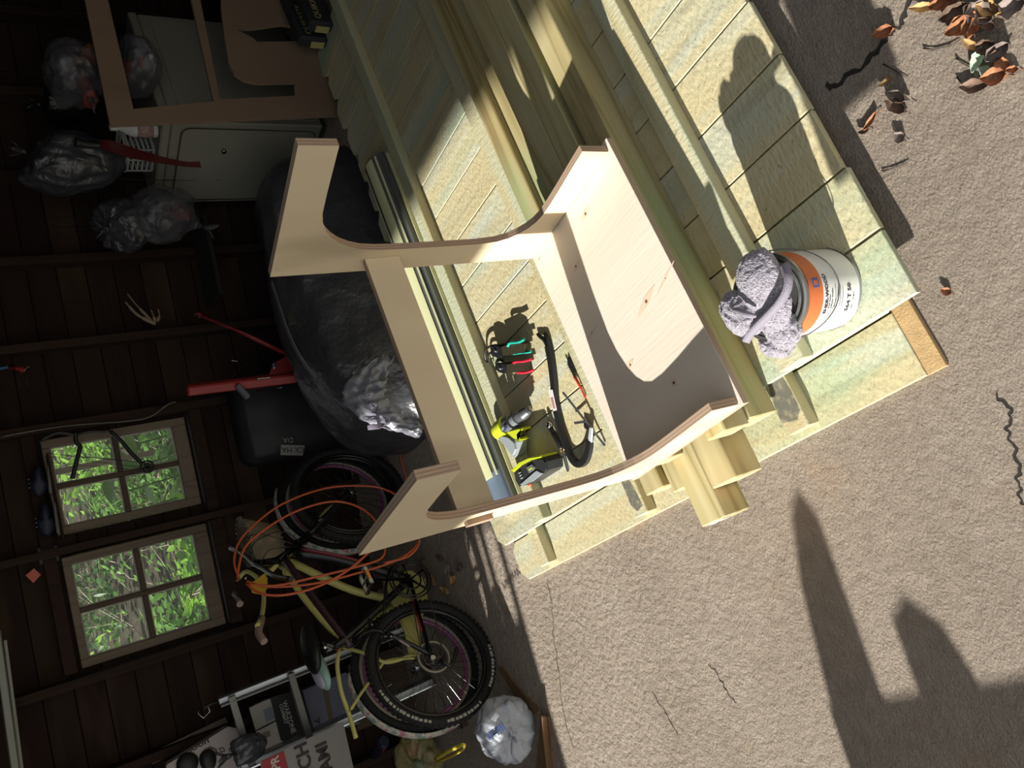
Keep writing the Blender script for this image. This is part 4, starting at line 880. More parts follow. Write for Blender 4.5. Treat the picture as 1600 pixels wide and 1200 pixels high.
def bag(name, label, cen, r, mat, seed, contents, knot_dir=Vector((0, 0, 1)), group=None, tie=None, knot_len=.35, sub=5, hang=False):
    cen = Vector(cen); t = thing(name, label, 'bag', cen - Vector((0, 0, r[2])), group=group)
    kd = knot_dir.normalized(); ka, kb = frame_from(kd)
    def fn(q):
        s_ = q.normalized().dot(kd)
        ph = math.atan2(q.dot(ka), q.dot(kb)); pl = max(0, s_ + .35) / 1.35
        q = q * (1 + pl * (.035 * math.sin(11 * ph + seed) + .022 * math.sin(23 * ph + seed * 2)) * min(1, (1 - abs(s_)) * 4))
        if s_ > .55: f = (s_ - .55) / .45; q = q * (1 - .45 * f) + kd * (knot_len * f ** 3)
        return q
    bm = bmesh.new(); blob(bm, cen, r, sub, .12, 1.6, seed, None, .13, fn); build('film', bm, mat, t, smooth=True)
    kp = cen + Vector((kd.x * r[0], kd.y * r[1], kd.z * r[2])) * (.62 + knot_len)
    bm = bmesh.new(); k0 = kp - kd * .02
    tube(bm, [k0, kp, kp + kd * .02], [.016, .010, .013], 10)
    for q in range(3):
        a = 2.1 * q + seed; d = (kd * 1.0 + Vector((math.cos(a), math.sin(a), .2)) * .8).normalized()
        tube(bm, [kp + kd * .01, kp + d * .03 + kd * .01, kp + d * .07], [.008, .014, .004], 6, squash=.4)
    build('knot', bm, tie or mat, t)
    if hang: rod('hanging_cord', [cen + Vector((0, 0, r[2] * .6)), Vector((cen.x, cen.y, 2.5))], .0015, m_black, t, 5)
    rn = random.Random(seed)
    for i, (cl, n_) in enumerate(contents):
        mt = flat('rubbish_' + cl.strip('#'), cl, .6, var=.3, bscale=50)
        for q in range(n_):
            d = Vector((rn.uniform(-.5, .5), rn.uniform(-.5, .5), rn.uniform(-.6, .45))); bm = bmesh.new()
            blob(bm, cen + Vector((d.x * r[0], d.y * r[1], d.z * r[2])), (r[0] * rn.uniform(.22, .38), r[1] * rn.uniform(.22, .38), r[2] * rn.uniform(.2, .34)), 3, .3, 2.5, seed + q + i * 5, None, .3); build('contents', bm, mt, t, smooth=True)
    return t
BG = 'tied rubbish bags along the back'
bag('rubbish_bag', 'clear tied bag of red and white rubbish high up beside the plywood sheet', Xp(118, 118, 2.62), (.13, .15, .12), f_clear, 3, [('#7c3a34', 3), ('#8d8d93', 2), ('#66788f', 1), ('#8a5230', 1)], Vector((-.7, .2, -.3)), BG, knot_len=.1, hang=True)
bag('rubbish_bag', 'clear bag with orange rubbish seen through the upper opening of the plywood sheet', Xp(212, 105, 2.66), (.10, .15, .10), f_clear, 4, [('#a8553f', 2), ('#8b8d93', 2)], Vector((0, -.3, .9)), BG, knot_len=.1)
bag('rubbish_bag', 'long grey filmy bag sagging beyond the white basket', Wr(105, 255, .42), (.13, .14, .22), f_grey, 6, [('#4c4d51', 3), ('#6a5c5c', 1)], Vector((.3, -.3, .9)), BG, knot_len=.1, hang=True)
bag('rubbish_bag', 'grey tied bag, lowest of the heap, gathered towards the window wall', Wr(192, 352, .42), (.12, .11, .13), f_grey, 8, [('#46474b', 3)], Vector((-.5, -.5, .75)), BG, knot_len=.12, hang=True)
bag('rubbish_bag', 'clear bag with pink rubbish and a trailing corner below the basket', Wr(255, 335, .46), (.13, .12, .16), f_clear, 9, [('#8a4c54', 1), ('#4c4d51', 4)], Vector((-.3, .3, -.9)), BG, knot_len=.55, hang=True)
t = thing('wall_shelf', 'dark shelf board under the rubbish bags beyond the cabinet', 'shelf', Wp(1.25, .2, .6))
m_shelf = flat('dark_shelf', '#1b1613', .9)
bm = bmesh.new(); bx(bm, (.98, -.36, .56), (1.36, -.092, .58), .002, MW); build('shelf_board', bm, m_shelf, t)
for s_ in (1.02, 1.32): bm = bmesh.new(); bx(bm, (s_ - .01, -.30, .54), (s_ + .01, -.092, .56), .002, MW); build('bracket', bm, m_shelf, t)
bag('rubbish_bag', 'black bag between the two clear bags near the dark corner', Xp(95, 165, 2.72), (.07, .10, .10), flat('black_film', '#0d0d0e', .4), 12, [], Vector((0, 0, 1)), BG, knot_len=.1, hang=True)
# basket, spray bottle, red hanging brush on the cabinet
BM_ = CM @ Matrix.Translation((.04, .21, .7465))
t = thing('basket', 'small white slotted plastic basket on the cabinet', 'basket', mat=BM_)
m_wp = flat('white_plastic', '#b9bcbb', .5)
for nm, lo, hi in (('floor', (0, 0, 0), (.16, .135, .004)), ('rim', (-.004, -.004, .115), (.004, .14, .125)), ('rim', (.156, -.004, .115), (.164, .14, .125)), ('rim', (0, -.004, .115), (.16, .004, .125)), ('rim', (0, .131, .115), (.16, .14, .125))): box(nm, lo, hi, m_wp, t, .001, local=True)
bm = bmesh.new()
for y_ in (0, .064, .131): bx(bm, (0, y_, .004), (.004, y_ + .008, .116)); bx(bm, (.156, y_, .004), (.16, y_ + .008, .116))
for z_ in (.004, .024, .044, .064, .084, .104): bx(bm, (.0005, 0, z_), (.0035, .139, z_ + .008)); bx(bm, (.1565, 0, z_), (.1595, .139, z_ + .008)); bx(bm, (0, .0005, z_), (.16, .0035, z_ + .008)); bx(bm, (0, .1345, z_), (.16, .1375, z_ + .008))
build('slotted_side', bm, m_wp, t, local=True)
p0 = CM @ Vector((.06, .10, .7465)); t = thing('spray_bottle', 'white cleaner bottle with a printed label next to the basket', 'bottle', p0)
bm = bmesh.new(); lathe(bm, [(0, 0), (.036, 0), (.04, .006), (.04, .095), (.034, .115), (.018, .14), (.014, .15), (.014, .16), (0, .16)], 24, Matrix.Translation(p0)); build('body', bm, m_wp, t)
bm = bmesh.new(); lathe(bm, [(.0402, .02), (.0408, .02), (.0408, .085), (.0402, .085)], 24, Matrix.Translation(p0)); build('label', bm, flat('bottle_label', '#a88a86', .6, var=.4, bscale=300), t)
bm = bmesh.new(); lathe(bm, [(.016, .16), (.016, .185), (0, .19)], 16, Matrix.Translation(p0)); build('cap', bm, m_wp, t)
t = thing('snow_brush', 'dark red plastic brush wrapper hanging over the front edge of the cabinet', 'brush', Xp(310, 256, 2.44))
m_dr = flat('dark_red_film', '#5a1619', .35, bump=.4, bscale=60, spec=.8)
ribbon('red_cover', [Xp(u, v, 2.43) for u, v in ((308, 257), (290, 257), (262, 253), (235, 247), (205, 240), (180, 232), (163, 226))], [.018, .014, .016, .024, .030, .033, .028], .03, m_dr, t)
rod('handle', smooth_path([Xp(u, v, 2.44) for u, v in ((165, 227), (140, 226), (118, 222))], 4), [.014] * 4 + [.017] * 4 + [.02], m_black, t, 10)
rod('hook_wire', [Xp(u, v, 2.44) for u, v in ((345, 281), (300, 282), (210, 281), (150, 276), (90, 270))], .0018, m_black, t, 5)
# sacks with lettering standing on the far end of the pickets
for i, (c0, rz_, body, lab) in enumerate(((Zp(496, 30, .071), .10, 'QUIKRETE', 'dark printed sack nearer the plywood sheet, lettering along its edge'), (Zp(520, 50, .071), .02, 'QUIKRETE', 'dark printed sack at the outer end of the upper panel'))):
    M_ = Matrix.Translation((2.60 + i * .0, 2.31 + .085 * (1 - i) + .0, .0712)) @ Matrix.Rotation(rz_ * .6, 4, 'Z')
    t = thing('cement_sack', lab, 'sack', mat=M_, group=None)
    bm = bmesh.new(); bx(bm, (0, 0, 0), (.30, .055, .13 - .02 * i), .012); bmesh.ops.subdivide_edges(bm, edges=bm.edges[:], cuts=2)
    for v in bm.verts: v.co += Vector((noise.noise(v.co * 20), noise.noise(v.co * 20 + Vector((9, 9, 9))), noise.noise(v.co * 20 + Vector((3, 7, 1))))) * .004
    build('sack', bm, flat('sack_dark', '#26282c', .7, var=.3, bscale=40), t, local=True)
    lo = Matrix.Translation((.02, -.0055, .075 - .02 * i)) @ Matrix.Rotation(PI / 2, 4, 'X')
    text_mesh('lettering', body, .038, flat('sack_yellow', '#a39a63', .7), t, lo, .0006, local=True)
    box('yellow_label', (-.006, .012, .02), (-.0045, .045, .08), flat('sack_yellow', '#a39a63', .7), t, local=True)

# black covered machine
m_cov = flat('black_tarp', '#3a3b3f', .38, bump=.8, bscale=3.2, spec=.8, bdist=.08)
t = thing('grill_cover', 'slumped black nylon cover with buckled straps over a low machine beyond the pile', 'cover', (1.5, 2.95, 0))
xs = [.90, .94, 1.0, 1.08, 1.18, 1.32, 1.5, 1.7, 1.9, 2.1, 2.25, 2.33]; hs = [.10, .22, .30, .37, .42, .46, .485, .50, .49, .47, .40, .22]
bm = bmesh.new(); rows = []
for i, (x, h) in enumerate(zip(xs, hs)):
    row = []; y0 = 2.64 + (.10 if i in (0, 11) else .03 if i in (1, 10) else 0); y1 = 3.26 - .30 * max(0, x - 1.2) / 1.1; y1 -= (.12 if i in (0, 11) else .04 if i in (1, 10) else 0)
    for k in range(25):
        a = k / 24; 
        if a < .28: y = y0 + (.0 + .10 * (a / .28)) ; z = h * (a / .28) ** .85 * .88
        elif a < .72: f = (a - .28) / .44; y = y0 + .10 + (y1 - y0 - .16) * f; z = h * (.88 + .12 * math.sin(PI * f))
        else: f = (a - .72) / .28; y = y1 - .06 + .06 * f; z = h * .88 * (1 - f) ** .9
        p = Vector((x, y, z)); nn = noise.noise(p * 5.5) * .04 - abs(noise.noise(p * 7)) * .06 + noise.noise(Vector((x * 14, y * 4 + z * 5, 2))) * .03
        if 0 < z: p.z = max(0, z + nn); p.y += noise.noise(p * 7 + Vector((4, 4, 4))) * .03
        p.z = max(0, p.z); row.append(bm.verts.new(p))
    rows.append(row)
for A, B in zip(rows, rows[1:]):
    for k in range(24): bm.faces.new((A[k], A[k + 1], B[k + 1], B[k])).smooth = True
for R_ in (rows[0], rows[-1]): bm.faces.new(R_)
o = build('cover', bm, m_cov, t, smooth=True); md = o.modifiers.new('s', 'SUBSURF'); md.levels = md.render_levels = 2
m_web = flat('webbing', '#5b5a62', .7, bump=.3, bscale=300); m_webl = flat('pale_webbing', '#8b8496', .6)
def strap(name, px, y, w, mat):
    P = [Yp(u, v, y_) for (u, v), y_ in zip(px, y)]
    return ribbon(name, P, [w] * 4, .004, mat, t)
strap('strap', ((424, 442), (438, 485), (452, 525), (470, 560), (492, 590)), (2.66, 2.66, 2.66, 2.66, 2.66), .012, m_web)
p = Yp(455, 500, 2.655); bm = bmesh.new(); bx(bm, (-.02, -.004, -.016), (.02, .004, .016), .002, Matrix.Translation(p)); build('buckle', bm, m_black, t)
strap('pale_strap', ((588, 632), (590, 650), (593, 668)), (2.60, 2.59, 2.60), .013, m_webl); strap('pale_strap', ((575, 668), (592, 666), (612, 660)), (2.615, 2.6, 2.6), .010, m_webl)

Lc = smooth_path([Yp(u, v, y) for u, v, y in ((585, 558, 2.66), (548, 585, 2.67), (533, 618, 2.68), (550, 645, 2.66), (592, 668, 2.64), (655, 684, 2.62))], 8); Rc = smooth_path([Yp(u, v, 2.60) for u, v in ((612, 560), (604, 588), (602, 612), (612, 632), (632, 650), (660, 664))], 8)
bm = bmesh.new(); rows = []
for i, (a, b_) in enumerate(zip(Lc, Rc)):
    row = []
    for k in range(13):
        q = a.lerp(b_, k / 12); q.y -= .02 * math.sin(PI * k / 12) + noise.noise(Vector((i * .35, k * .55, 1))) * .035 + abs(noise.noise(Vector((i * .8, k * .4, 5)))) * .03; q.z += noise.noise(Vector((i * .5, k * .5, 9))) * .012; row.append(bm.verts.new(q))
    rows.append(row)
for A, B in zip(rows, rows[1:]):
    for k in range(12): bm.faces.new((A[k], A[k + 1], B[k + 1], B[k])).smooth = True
o = build('bright_flap', bm, flat('glare_film', '#83838e', .3, spec=.9, bump=.5, bscale=25), t, label='crumpled plastic at the near end, coloured silvery for the sun on it'); s_ = o.modifiers.new('t', 'SOLIDIFY'); s_.thickness = .003  # pale sheet added over the cover to brighten its sunlit end
# red steel rack
m_red = flat('red_paint', '#8e2a2c', .4, var=.15)
t = thing('hitch_rack', 'folded red steel hitch rack standing behind the black cover', 'bike rack', Wr(495, 588, .62))
bar3('main_tube', Wr(292, 610, .62), Wr(500, 585, .66), .042, .042, m_red, t)
rod('arm', [Wr(312, 491, .5), Wr(400, 530, .52), Wr(465, 561, .55)], .011, m_red, t, 10); rod('arm_end', [Wr(306, 488, .5), Wr(314, 492, .5)], .017, m_red, t, 10)
plate_ = lambda nm, pts, e, th, mat: build(nm, (lambda b: (prism(b, [lp(*q, e) for q in pts], -e - th, -e, 'xz', m=MW), b)[1])(bmesh.new()), mat, t)
plate_('bracket', ((418, 590), (425, 570), (455, 552), (472, 556), (470, 572), (440, 588), (440, 600), (420, 602)), .56, .02, m_red)
for u, v in ((427, 572), (457, 553)): 
    p = Wr(u, v, .58); bm = bmesh.new(); tube(bm, [p, p - WM * .02], .012, 6); build('bolt', bm, m_chrome, t)
bar3('strap', Wr(370, 602, .66), Wr(388, 622, .66), .03, .02, m_web, t); bar3('lock_body', Wr(400, 593, .67), Wr(421, 591, .67), .03, .004, m_tin, t)
rod('hitch_pin', [Wr(400, 611, .64), Wr(440, 606, .64), Wr(442, 603, .64)], .004, m_chrome, t, 6)
for a, b_ in (((362, 563), (380, 566)), ((380, 566), (392, 559)), ((371, 573), (386, 565)), ((362, 590), (384, 568))): rod('wire_clip', [Wr(*a, .66), Wr(*b_, .66)], .0022, m_chrome, t, 5)

# dark gear bag with a white label
t = thing('gear_bag', 'dark bag with a white lettered patch beyond the far bicycle wheel', 'bag', Wp(.42, .25, 0))
bm = bmesh.new(); bx(bm, (.18, -.34, .0), (.60, -.14, .60), .04, MW); bmesh.ops.subdivide_edges(bm, edges=bm.edges[:], cuts=2, use_grid_fill=True)
for v in bm.verts: v.co += Vector((noise.noise(v.co * 6), noise.noise(v.co * 6 + Vector((9, 9, 9))), 0)) * .02
build('bag_body', bm, flat('dark_nylon', '#1d1d20', .6, bump=.3, bscale=12), t, smooth=True)
PE = .375
def wall_text(s, size, a, b_, e, mat, par, nm='lettering', sx=1, bold=0):
    """lettering on a plane parallel to the wall, baseline from pixel a to pixel b"""
    A = Wr(*a, e); B = Wr(*b_, e); return text_mesh(nm, s, size, mat, par, basis(A, B - A, (B - A).cross(WM)), .0006, bold, sx)
plate_('label_patch', ((439, 695), (476, 696), (473, 712), (438, 711)), PE - .03, .002, flat('patch_white', '#8d8c88', .7))
wall_text('CK MAX', .034, (475, 699), (441, 699), PE - .026, m_black, t)
wall_text('DA', .034, (458, 684), (441, 684), PE - .026, flat('patch_white', '#8d8c88', .7), t)

bm = bmesh.new(); bx(bm, (.05, -.17, 1.352), (.41, -.091, 1.360), .001, MW); tag(build('ledge_board', bm, m_stud), 'thin dark ledge board carrying the two navy canvas shoes', 'ledge')
# ---- small things on the window wall
m_bone = flat('antler_bone', '#8b7a64', .7, var=.2)
t = thing('antler', 'forked pale deer antler hanging on a stud high on the window wall', 'antler', Wr(243, 508, .1))
rod('beam', smooth_path([Wr(u, v, .1) for u, v in ((244, 506), (232, 501), (215, 492), (203, 480), (196, 472))], 5), [.010] * 8 + [.007] * 8 + [.004] * 5, m_bone, t, 8)
rod('tine', smooth_path([Wr(u, v, .1) for u, v in ((238, 502), (226, 490), (211, 474), (199, 459))], 5), [.007] * 8 + [.003] * 8, m_bone, t, 8)
rod('tine', smooth_path([Wr(u, v, .1) for u, v in ((243, 503), (240, 494), (236, 484))], 5), [.008] * 5 + [.003] * 6, m_bone, t, 8)
rod('tine', smooth_path([Wr(u, v, .1) for u, v in ((245, 503), (249, 493), (247, 483))], 5), [.008] * 5 + [.003] * 6, m_bone, t, 8)
m_bow = flat('bow_black', '#121314', .5); 
t = thing('compound_bow', 'black compound bow with a round cam hanging across the upper window', 'bow', Wr(178, 668, .12))
rod('limb', smooth_path([Wr(u, v, .12) for u, v in ((170, 672), (190, 690), (205, 708), (222, 724))], 5), .009, m_bow, t, 8)
rod('limb', smooth_path([Wr(u, v, .12) for u, v in ((60, 690), (90, 676), (118, 680))], 5), .008, m_bow, t, 8)
rod('riser', smooth_path([Wr(u, v, .12) for u, v in ((118, 672), (119, 690), (125, 698), (121, 715), (113, 748))], 5), .009, m_bow, t, 8)
rod('riser', smooth_path([Wr(u, v, .12) for u, v in ((118, 680), (140, 674), (160, 674), (172, 672))], 5), .006, m_bow, t, 8)
cc = Wr(230, 729, .12)
for rr_, nm in ((.026, 'cam'), (.012, 'cam_hub')):
    bm = bmesh.new(); tube(bm, [cc + (WD * math.cos(a) + Vector((0, 0, 1)) * math.sin(a)) * rr_ for a in [2 * PI * k / 24 for k in range(24)]], .005, 8, True); build(nm, bm, m_bow, t)
for k in range(4): a = k * PI / 2 + .4; rod('cam_spoke', [cc, cc + (WD * math.cos(a) + Vector((0, 0, 1)) * math.sin(a)) * .025], .004, m_bow, t, 6)
for a, b_ in (((72, 708), (222, 722)), ((72, 713), (222, 730)), ((72, 722), (200, 733)), ((100, 712), (222, 722))): rod('bow_string', [Wr(*a, .12), Wr(*b_, .12)], .0014, m_bow, t, 5)
t = rod('loose_cable', smooth_path([Wr(u, v, .1) for u, v in ((0, 683), (60, 672), (120, 664), (200, 658), (235, 651), (262, 632), (275, 628))], 5), .003, flat('grey_cable', '#6b6860', .6), None, 6); tag(t, 'thin grey cable tacked along above the upper window', 'cable')
m_navy = flat('navy_canvas', '#1a1f33', .6); m_sole = flat('shoe_sole', '#8b8579', .6)
for i, (a, b_, w) in enumerate((((58, 728), (62, 775), 'perched over the window nearer the bow'), ((68, 786), (74, 838), 'perched above the gap between the windows'))):
    A = Wr(*a, .11); B = Wr(*b_, .11); t = thing('shoe', 'navy canvas shoe with a pale sole, ' + w, 'shoe', A)
    M_ = basis((A + B) / 2, B - A, -WM); bm = bmesh.new(); L = (B - A).length / 2
    blob(bm, (0, 0, 0), (L, .032, .036), 4, .06, 2, i, None, 0, lambda q: Vector((q.x, q.y, q.z * (1.0 if q.x > 0 else .62)))); bmesh.ops.transform(bm, matrix=M_, verts=bm.verts); build('upper', bm, m_navy, t)
    bm = bmesh.new(); bx(bm, (-L, -.03, -.047), (L * .98, .03, -.034), .008, M_); build('sole', bm, m_sole, t)
    for q in range(3): bm = bmesh.new(); c_ = Vector((-.01 + q * .018, 0, .034)); tube(bm, [M_ @ (c_ + Vector((0, -.014, 0))), M_ @ (c_ + Vector((0, 0, .003))), M_ @ (c_ + Vector((0, .014, 0)))], .002, 5); build('lace', bm, m_sole, t)
t = thing('hand_tool', 'small tool with a red body and blue handle hanging on two strings', 'tool', Wr(30, 576, .1))
rod('handle', [Wr(-8, 578, .1), Wr(12, 573, .1)], .008, flat('blue_grip', '#4a86b8', .5), t, 8); rod('body', [Wr(14, 573, .1), Wr(36, 578, .1)], [.014, .016], flat('red_grip_b', '#b0303a', .5), t, 10)
rod('nozzle', [Wr(36, 580, .1), Wr(44, 572, .1)], .006, flat('skin_grip', '#c98a72', .5), t, 8)
for u in (29, 40): rod('string', [Wr(u, 582, .1), Wr(u + 2, 602, .1)], .001, m_sole, t, 4)
t = thing('reflector', 'orange diamond shaped reflector fixed to the wall boards', 'reflector', Wr(52, 900, .02))
bm = bmesh.new(); prism(bm, [lp(*q, .02) for q in ((40, 899), (53, 888), (64, 898), (52, 911))], -.03, -.022, 'xz', m=MW); build('lens', bm, flat('orange_lens', '#b5482a', .4), t)
t = thing('junction_box', 'grey metal junction box on the wall above the lower window', 'box', Wr(73, 870, .02))
bm = bmesh.new(); prism(bm, [lp(*q, .03) for q in ((58, 857), (88, 852), (92, 876), (62, 882))], -.06, -.022, 'xz', m=MW); build('case', bm, flat('box_grey', '#2f3232', .6), t)
bm = bmesh.new(); prism(bm, [lp(*q, .06) for q in ((62, 860), (86, 856), (89, 873), (66, 878))], -.064, -.0605, 'xz', m=MW); build('cover_plate', bm, flat('box_grey', '#2f3232', .6), t)
# door track in the corner
m_galv = flat('galvanised', '#77786f', .45, metal=.5)
t = thing('door_track', 'galvanised overhead door track rising past the window wall', 'track', Wr(10, 1100, .3))
bar3('channel', Wr(-6, 985, .3), Wr(30, 1245, .3), .05, .03, m_galv, t); bar3('lip', Wr(8, 1000, .27), Wr(40, 1245, .27), .008, .012, m_galv, t)
for v in (1118, 1125, 1132): p = Wr(4 + (v - 1000) * .12, v, .285); bm = bmesh.new(); tube(bm, [p, p - WM * .006], .003, 6); build('bolt', bm, m_black, t)
# ================================================================== bicycles against the window wall
BA = Zp(673, 1033, .266); BB = Zp(545, 771, .266); BDIR = (BB - BA); BDIR.z = 0; BDIR.normalize(); BN = Vector((-BDIR.y, BDIR.x, 0))    # BN points to the wall
def Bp(u, v, off=0):
    r = ray(u, v); o = Vector((0, 0, CAMZ)); t = ((BA + BN * off - o).dot(BN)) / r.dot(BN); return o + r * t
m_tyre = flat('tyre_rubber', '#161617', .75, bump=.6, bscale=130); m_spoke = flat('spoke_steel', '#a8abad', .25, metal=1); m_mblk = flat('frame_black', '#151416', .3)
m_pink = flat('pink_rim', '#8c4f78', .4, var=.2); m_cream = flat('cream_rim', '#8f8a7a', .5); m_yel = flat('pale_yellow_paint', '#c9c374', .4); m_wht = flat('tyre_white', '#a3a19b', .6)
m_mag = flat('magenta_decal', '#7c2c40', .4); m_redd = flat('red_decal', '#b03a3c', .4)
def ring(bm, c, R, r, seg=56, ts=8, w=1.0):
    rows = []
    for i in range(seg):
        a = 2 * PI * i / seg; rad = BDIR * math.cos(a) + Vector((0, 0, 1)) * math.sin(a)
        rows.append([bm.verts.new(c + rad * (R + r * math.cos(2 * PI * k / ts)) + BN * (r * w * math.sin(2 * PI * k / ts))) for k in range(ts)])
    for i in range(seg):
        A = rows[i]; B = rows[(i + 1) % seg]
        for k in range(ts): bm.faces.new((A[k], A[(k + 1) % ts], B[(k + 1) % ts], B[k])).smooth = True
def wheel(t, c, R, rim_mat, tyre_r=.022, n=28, inner=None, letter=False, hub=.03):
    wn_ = 'tyre'
    bm = bmesh.new(); ring(bm, c, R - tyre_r, tyre_r); ty = build('tyre', bm, m_tyre, t)
    bm = bmesh.new()
    for i in range(72):                                                  # tread blocks
        a = 2 * PI * i / 72; rad = BDIR * math.cos(a) + Vector((0, 0, 1)) * math.sin(a); tn = BN.cross(rad)
        for s_ in (-1, 1): bx(bm, (-.005, -.004, -.002), (.005, .004, .002), 0, basis(c + rad * (R - .003) + BN * s_ * tyre_r * .55, tn, BN))
    build('tread', bm, m_tyre, ty)['kind'] = 'stuff'
    bm = bmesh.new(); ring(bm, c, R - tyre_r * 2 - .003, .009, w=1.3); build('rim', bm, rim_mat, t)
    if inner: bm = bmesh.new(); ring(bm, c, R - tyre_r * 2 - .018, .008, w=1.2); build('rim_band', bm, inner, t)
    bm = bmesh.new(); tube(bm, [c - BN * hub, c - BN * .028, c - BN * .026, c + BN * .026, c + BN * .028, c + BN * hub], [.010, .010, .018, .018, .010, .010], 14); build('hub', bm, m_spoke, t)
    for i in range(n):
        a = 2 * PI * i / n; a2 = a + (.55 if i % 2 else -.55); s_ = 1 if i % 4 < 2 else -1
        p = c + (BDIR * math.cos(a2) + Vector((0, 0, 1)) * math.sin(a2)) * .018 + BN * s_ * .024; q = c + (BDIR * math.cos(a) + Vector((0, 0, 1)) * math.sin(a)) * (R - tyre_r * 2 - .01)
        rod('spoke', [p, q], .0011, m_spoke, t, 4)
    if letter:
        bm = bmesh.new(); rn = random.Random(4)
        for (a0, a1) in ((100, 152), (168, 205), (222, 262)):
            a = a0
            while a < a1:
                w = rn.uniform(1.6, 3.4); aa = math.radians(a); rad = -BDIR * math.cos(aa) * -1 + Vector((0, 0, 1)) * math.sin(aa); rad = BDIR * math.cos(aa) + Vector((0, 0, 1)) * math.sin(aa); tn = BN.cross(rad)
                bx(bm, (-w * .0022, -.0007, -.006 * rn.uniform(.5, 1)), (w * .0022, .0007, .006), 0, basis(c + rad * (R - tyre_r * .75) - BN * (tyre_r * .97), tn, BN)); a += w + 1.1
        build('tyre_lettering', bm, m_wht, ty)['kind'] = 'stuff'
def tb(name, px, off, r, mat, t, seg=10, label=None, sp=None):
    P = [Bp(u, v, (off[i] if isinstance(off, (list, tuple)) else off)) for i, (u, v) in enumerate(px)]
    if len(P) > 2: P = smooth_path(P, 5)
    return rod(name, P, r, mat, t, seg, label=label)
# ---- yellow child's cruiser, behind
OY = .15
yb = thing('bicycle', "pale yellow bicycle with pink rims, flowered mudguards and a basket, nearest the wall", 'bicycle', Bp(700, 1010, OY), group=None)
RY = Bp(652, 1042, OY); RY.z = .268; FY = Bp(535, 782, OY); FY.z = .268
wheel(yb, RY, .266, m_cream, .018, 28, m_pink); wheel(yb, FY, .266, m_cream, .018, 28, m_pink)
tb('head_tube', ((420, 893), (462, 858)), OY, .016, m_yel, yb); tb('steerer', ((404, 905), (420, 893)), OY, .011, m_yel, yb)
for s_ in (-.045, .045): tb('fork_blade', ((462, 858), (485, 832), (508, 800), (535, 782)), (OY, OY + s_, OY + s_, OY + s_), .009, m_yel, yb)
tb('top_tube', ((440, 885), (480, 940), (520, 985), (548, 1004)), OY, .014, m_yel, yb); tb('down_tube', ((450, 875), (510, 905), (560, 925), (628, 940)), OY, .017, m_yel, yb)
tb('seat_tube', ((522, 1008), (560, 985), (628, 940)), OY, .013, m_yel, yb)
for s_ in (-.05, .05):
    tb('seat_stay', ((530, 1010), (575, 1022), (605, 1035), (648, 1022)), (OY, OY + s_, OY + s_, OY + s_), .008, m_yel, yb); tb('chain_stay', ((628, 940), (650, 1020)), (OY + s_ * .5, OY + s_), .009, m_yel, yb)
bm = bmesh.new(); g = [Bp(u, v, OY - .055) for u, v in ((600, 905), (640, 890), (665, 905), (668, 935), (655, 985), (660, 1020), (640, 1028), (632, 985), (612, 940))]
vs = [bm.verts.new(p) for p in g]; bm.faces.new(vs); r_ = bmesh.ops.extrude_face_region(bm, geom=bm.faces[:]); bmesh.ops.translate(bm, verts=[v for v in r_['geom'] if isinstance(v, bmesh.types.BMVert)], vec=BN * .012); build('chain_guard', bm, m_yel, yb)
# rear carrier
tb('carrier', ((531, 1012), (527, 1040), (533, 1080), (545, 1115), (556, 1153)), (OY - .05, OY - .05, OY - .05, OY - .04, OY - .04), .0085, m_yel, yb)
tb('carrier_strut', ((546, 1112), (565, 1082), (590, 1048), (606, 1032), (648, 1028)), OY - .05, .006, m_yel, yb)
def fender_mat():
    m, n, l, b = nt('flowered_enamel'); tc = n.new('ShaderNodeTexCoord'); v = n.new('ShaderNodeTexNoise'); v.inputs['Scale'].default_value = 34; v.inputs['Detail'].default_value = 2; l.new(tc.outputs['Object'], v.inputs[0])
    c = ramp(n, l, v.outputs[0], [(.38, '#7d8f86'), (.46, '#b8b2a4'), (.56, '#c3bcae'), (.62, '#a8707c')]); l.new(c, b.inputs['Base Color']); b.inputs['Roughness'].default_value = .45; return m
m_flow = fender_mat()
def fender(c, R, a0, a1):
    bm = bmesh.new(); rows = []
    for i in range(25):
        a = math.radians(a0 + (a1 - a0) * i / 24); rad = BDIR * math.cos(a) + Vector((0, 0, 1)) * math.sin(a)
        rows.append([bm.verts.new(c + rad * (R + .006 * math.cos(k / 5 * PI - PI / 2) - abs(k - 2.5) * .0015) + BN * ((k - 2.5) * .010)) for k in range(6)])
    for A, B in zip(rows, rows[1:]):
        for k in range(5): bm.faces.new((A[k], A[k + 1], B[k + 1], B[k])).smooth = True
    o = build('mudguard', bm, m_flow, yb); s_ = o.modifiers.new('t', 'SOLIDIFY'); s_.thickness = .002
fender(RY, .28, 75, 225); fender(FY, .28, 60, 190)
tb('seat_post', ((510, 1018), (530, 1004)), OY, .011, m_spoke, yb)
c_ = Bp(500, 1040, OY - .02); M_ = basis(c_, BDIR, BN)
def saddle_fn(q): return Vector((q.x, q.y * (1.0 - .42 * (q.x + 1)), q.z * (1 if q.z > 0 else .6)))
bm = bmesh.new(); blob(bm, (0, 0, 0), (.10, .07, .035), 4, .03, 2, 3, None, 0, saddle_fn); bmesh.ops.transform(bm, matrix=M_, verts=bm.verts); build('saddle', bm, flat('mint_saddle', '#8fb0a5', .4), yb, label='mint and white saddle')
bm = bmesh.new(); blob(bm, (-.02, 0, .014), (.07, .05, .028), 4, .03, 2, 4, None, 0, saddle_fn); bmesh.ops.transform(bm, matrix=M_, verts=bm.verts); build('saddle_pad', bm, flat('white_saddle', '#a9a2b4', .4), yb)
tb('reflector', ((521, 1009), (530, 1014)), OY - .06, .014, flat('red_lens', '#a8332e', .3), yb)
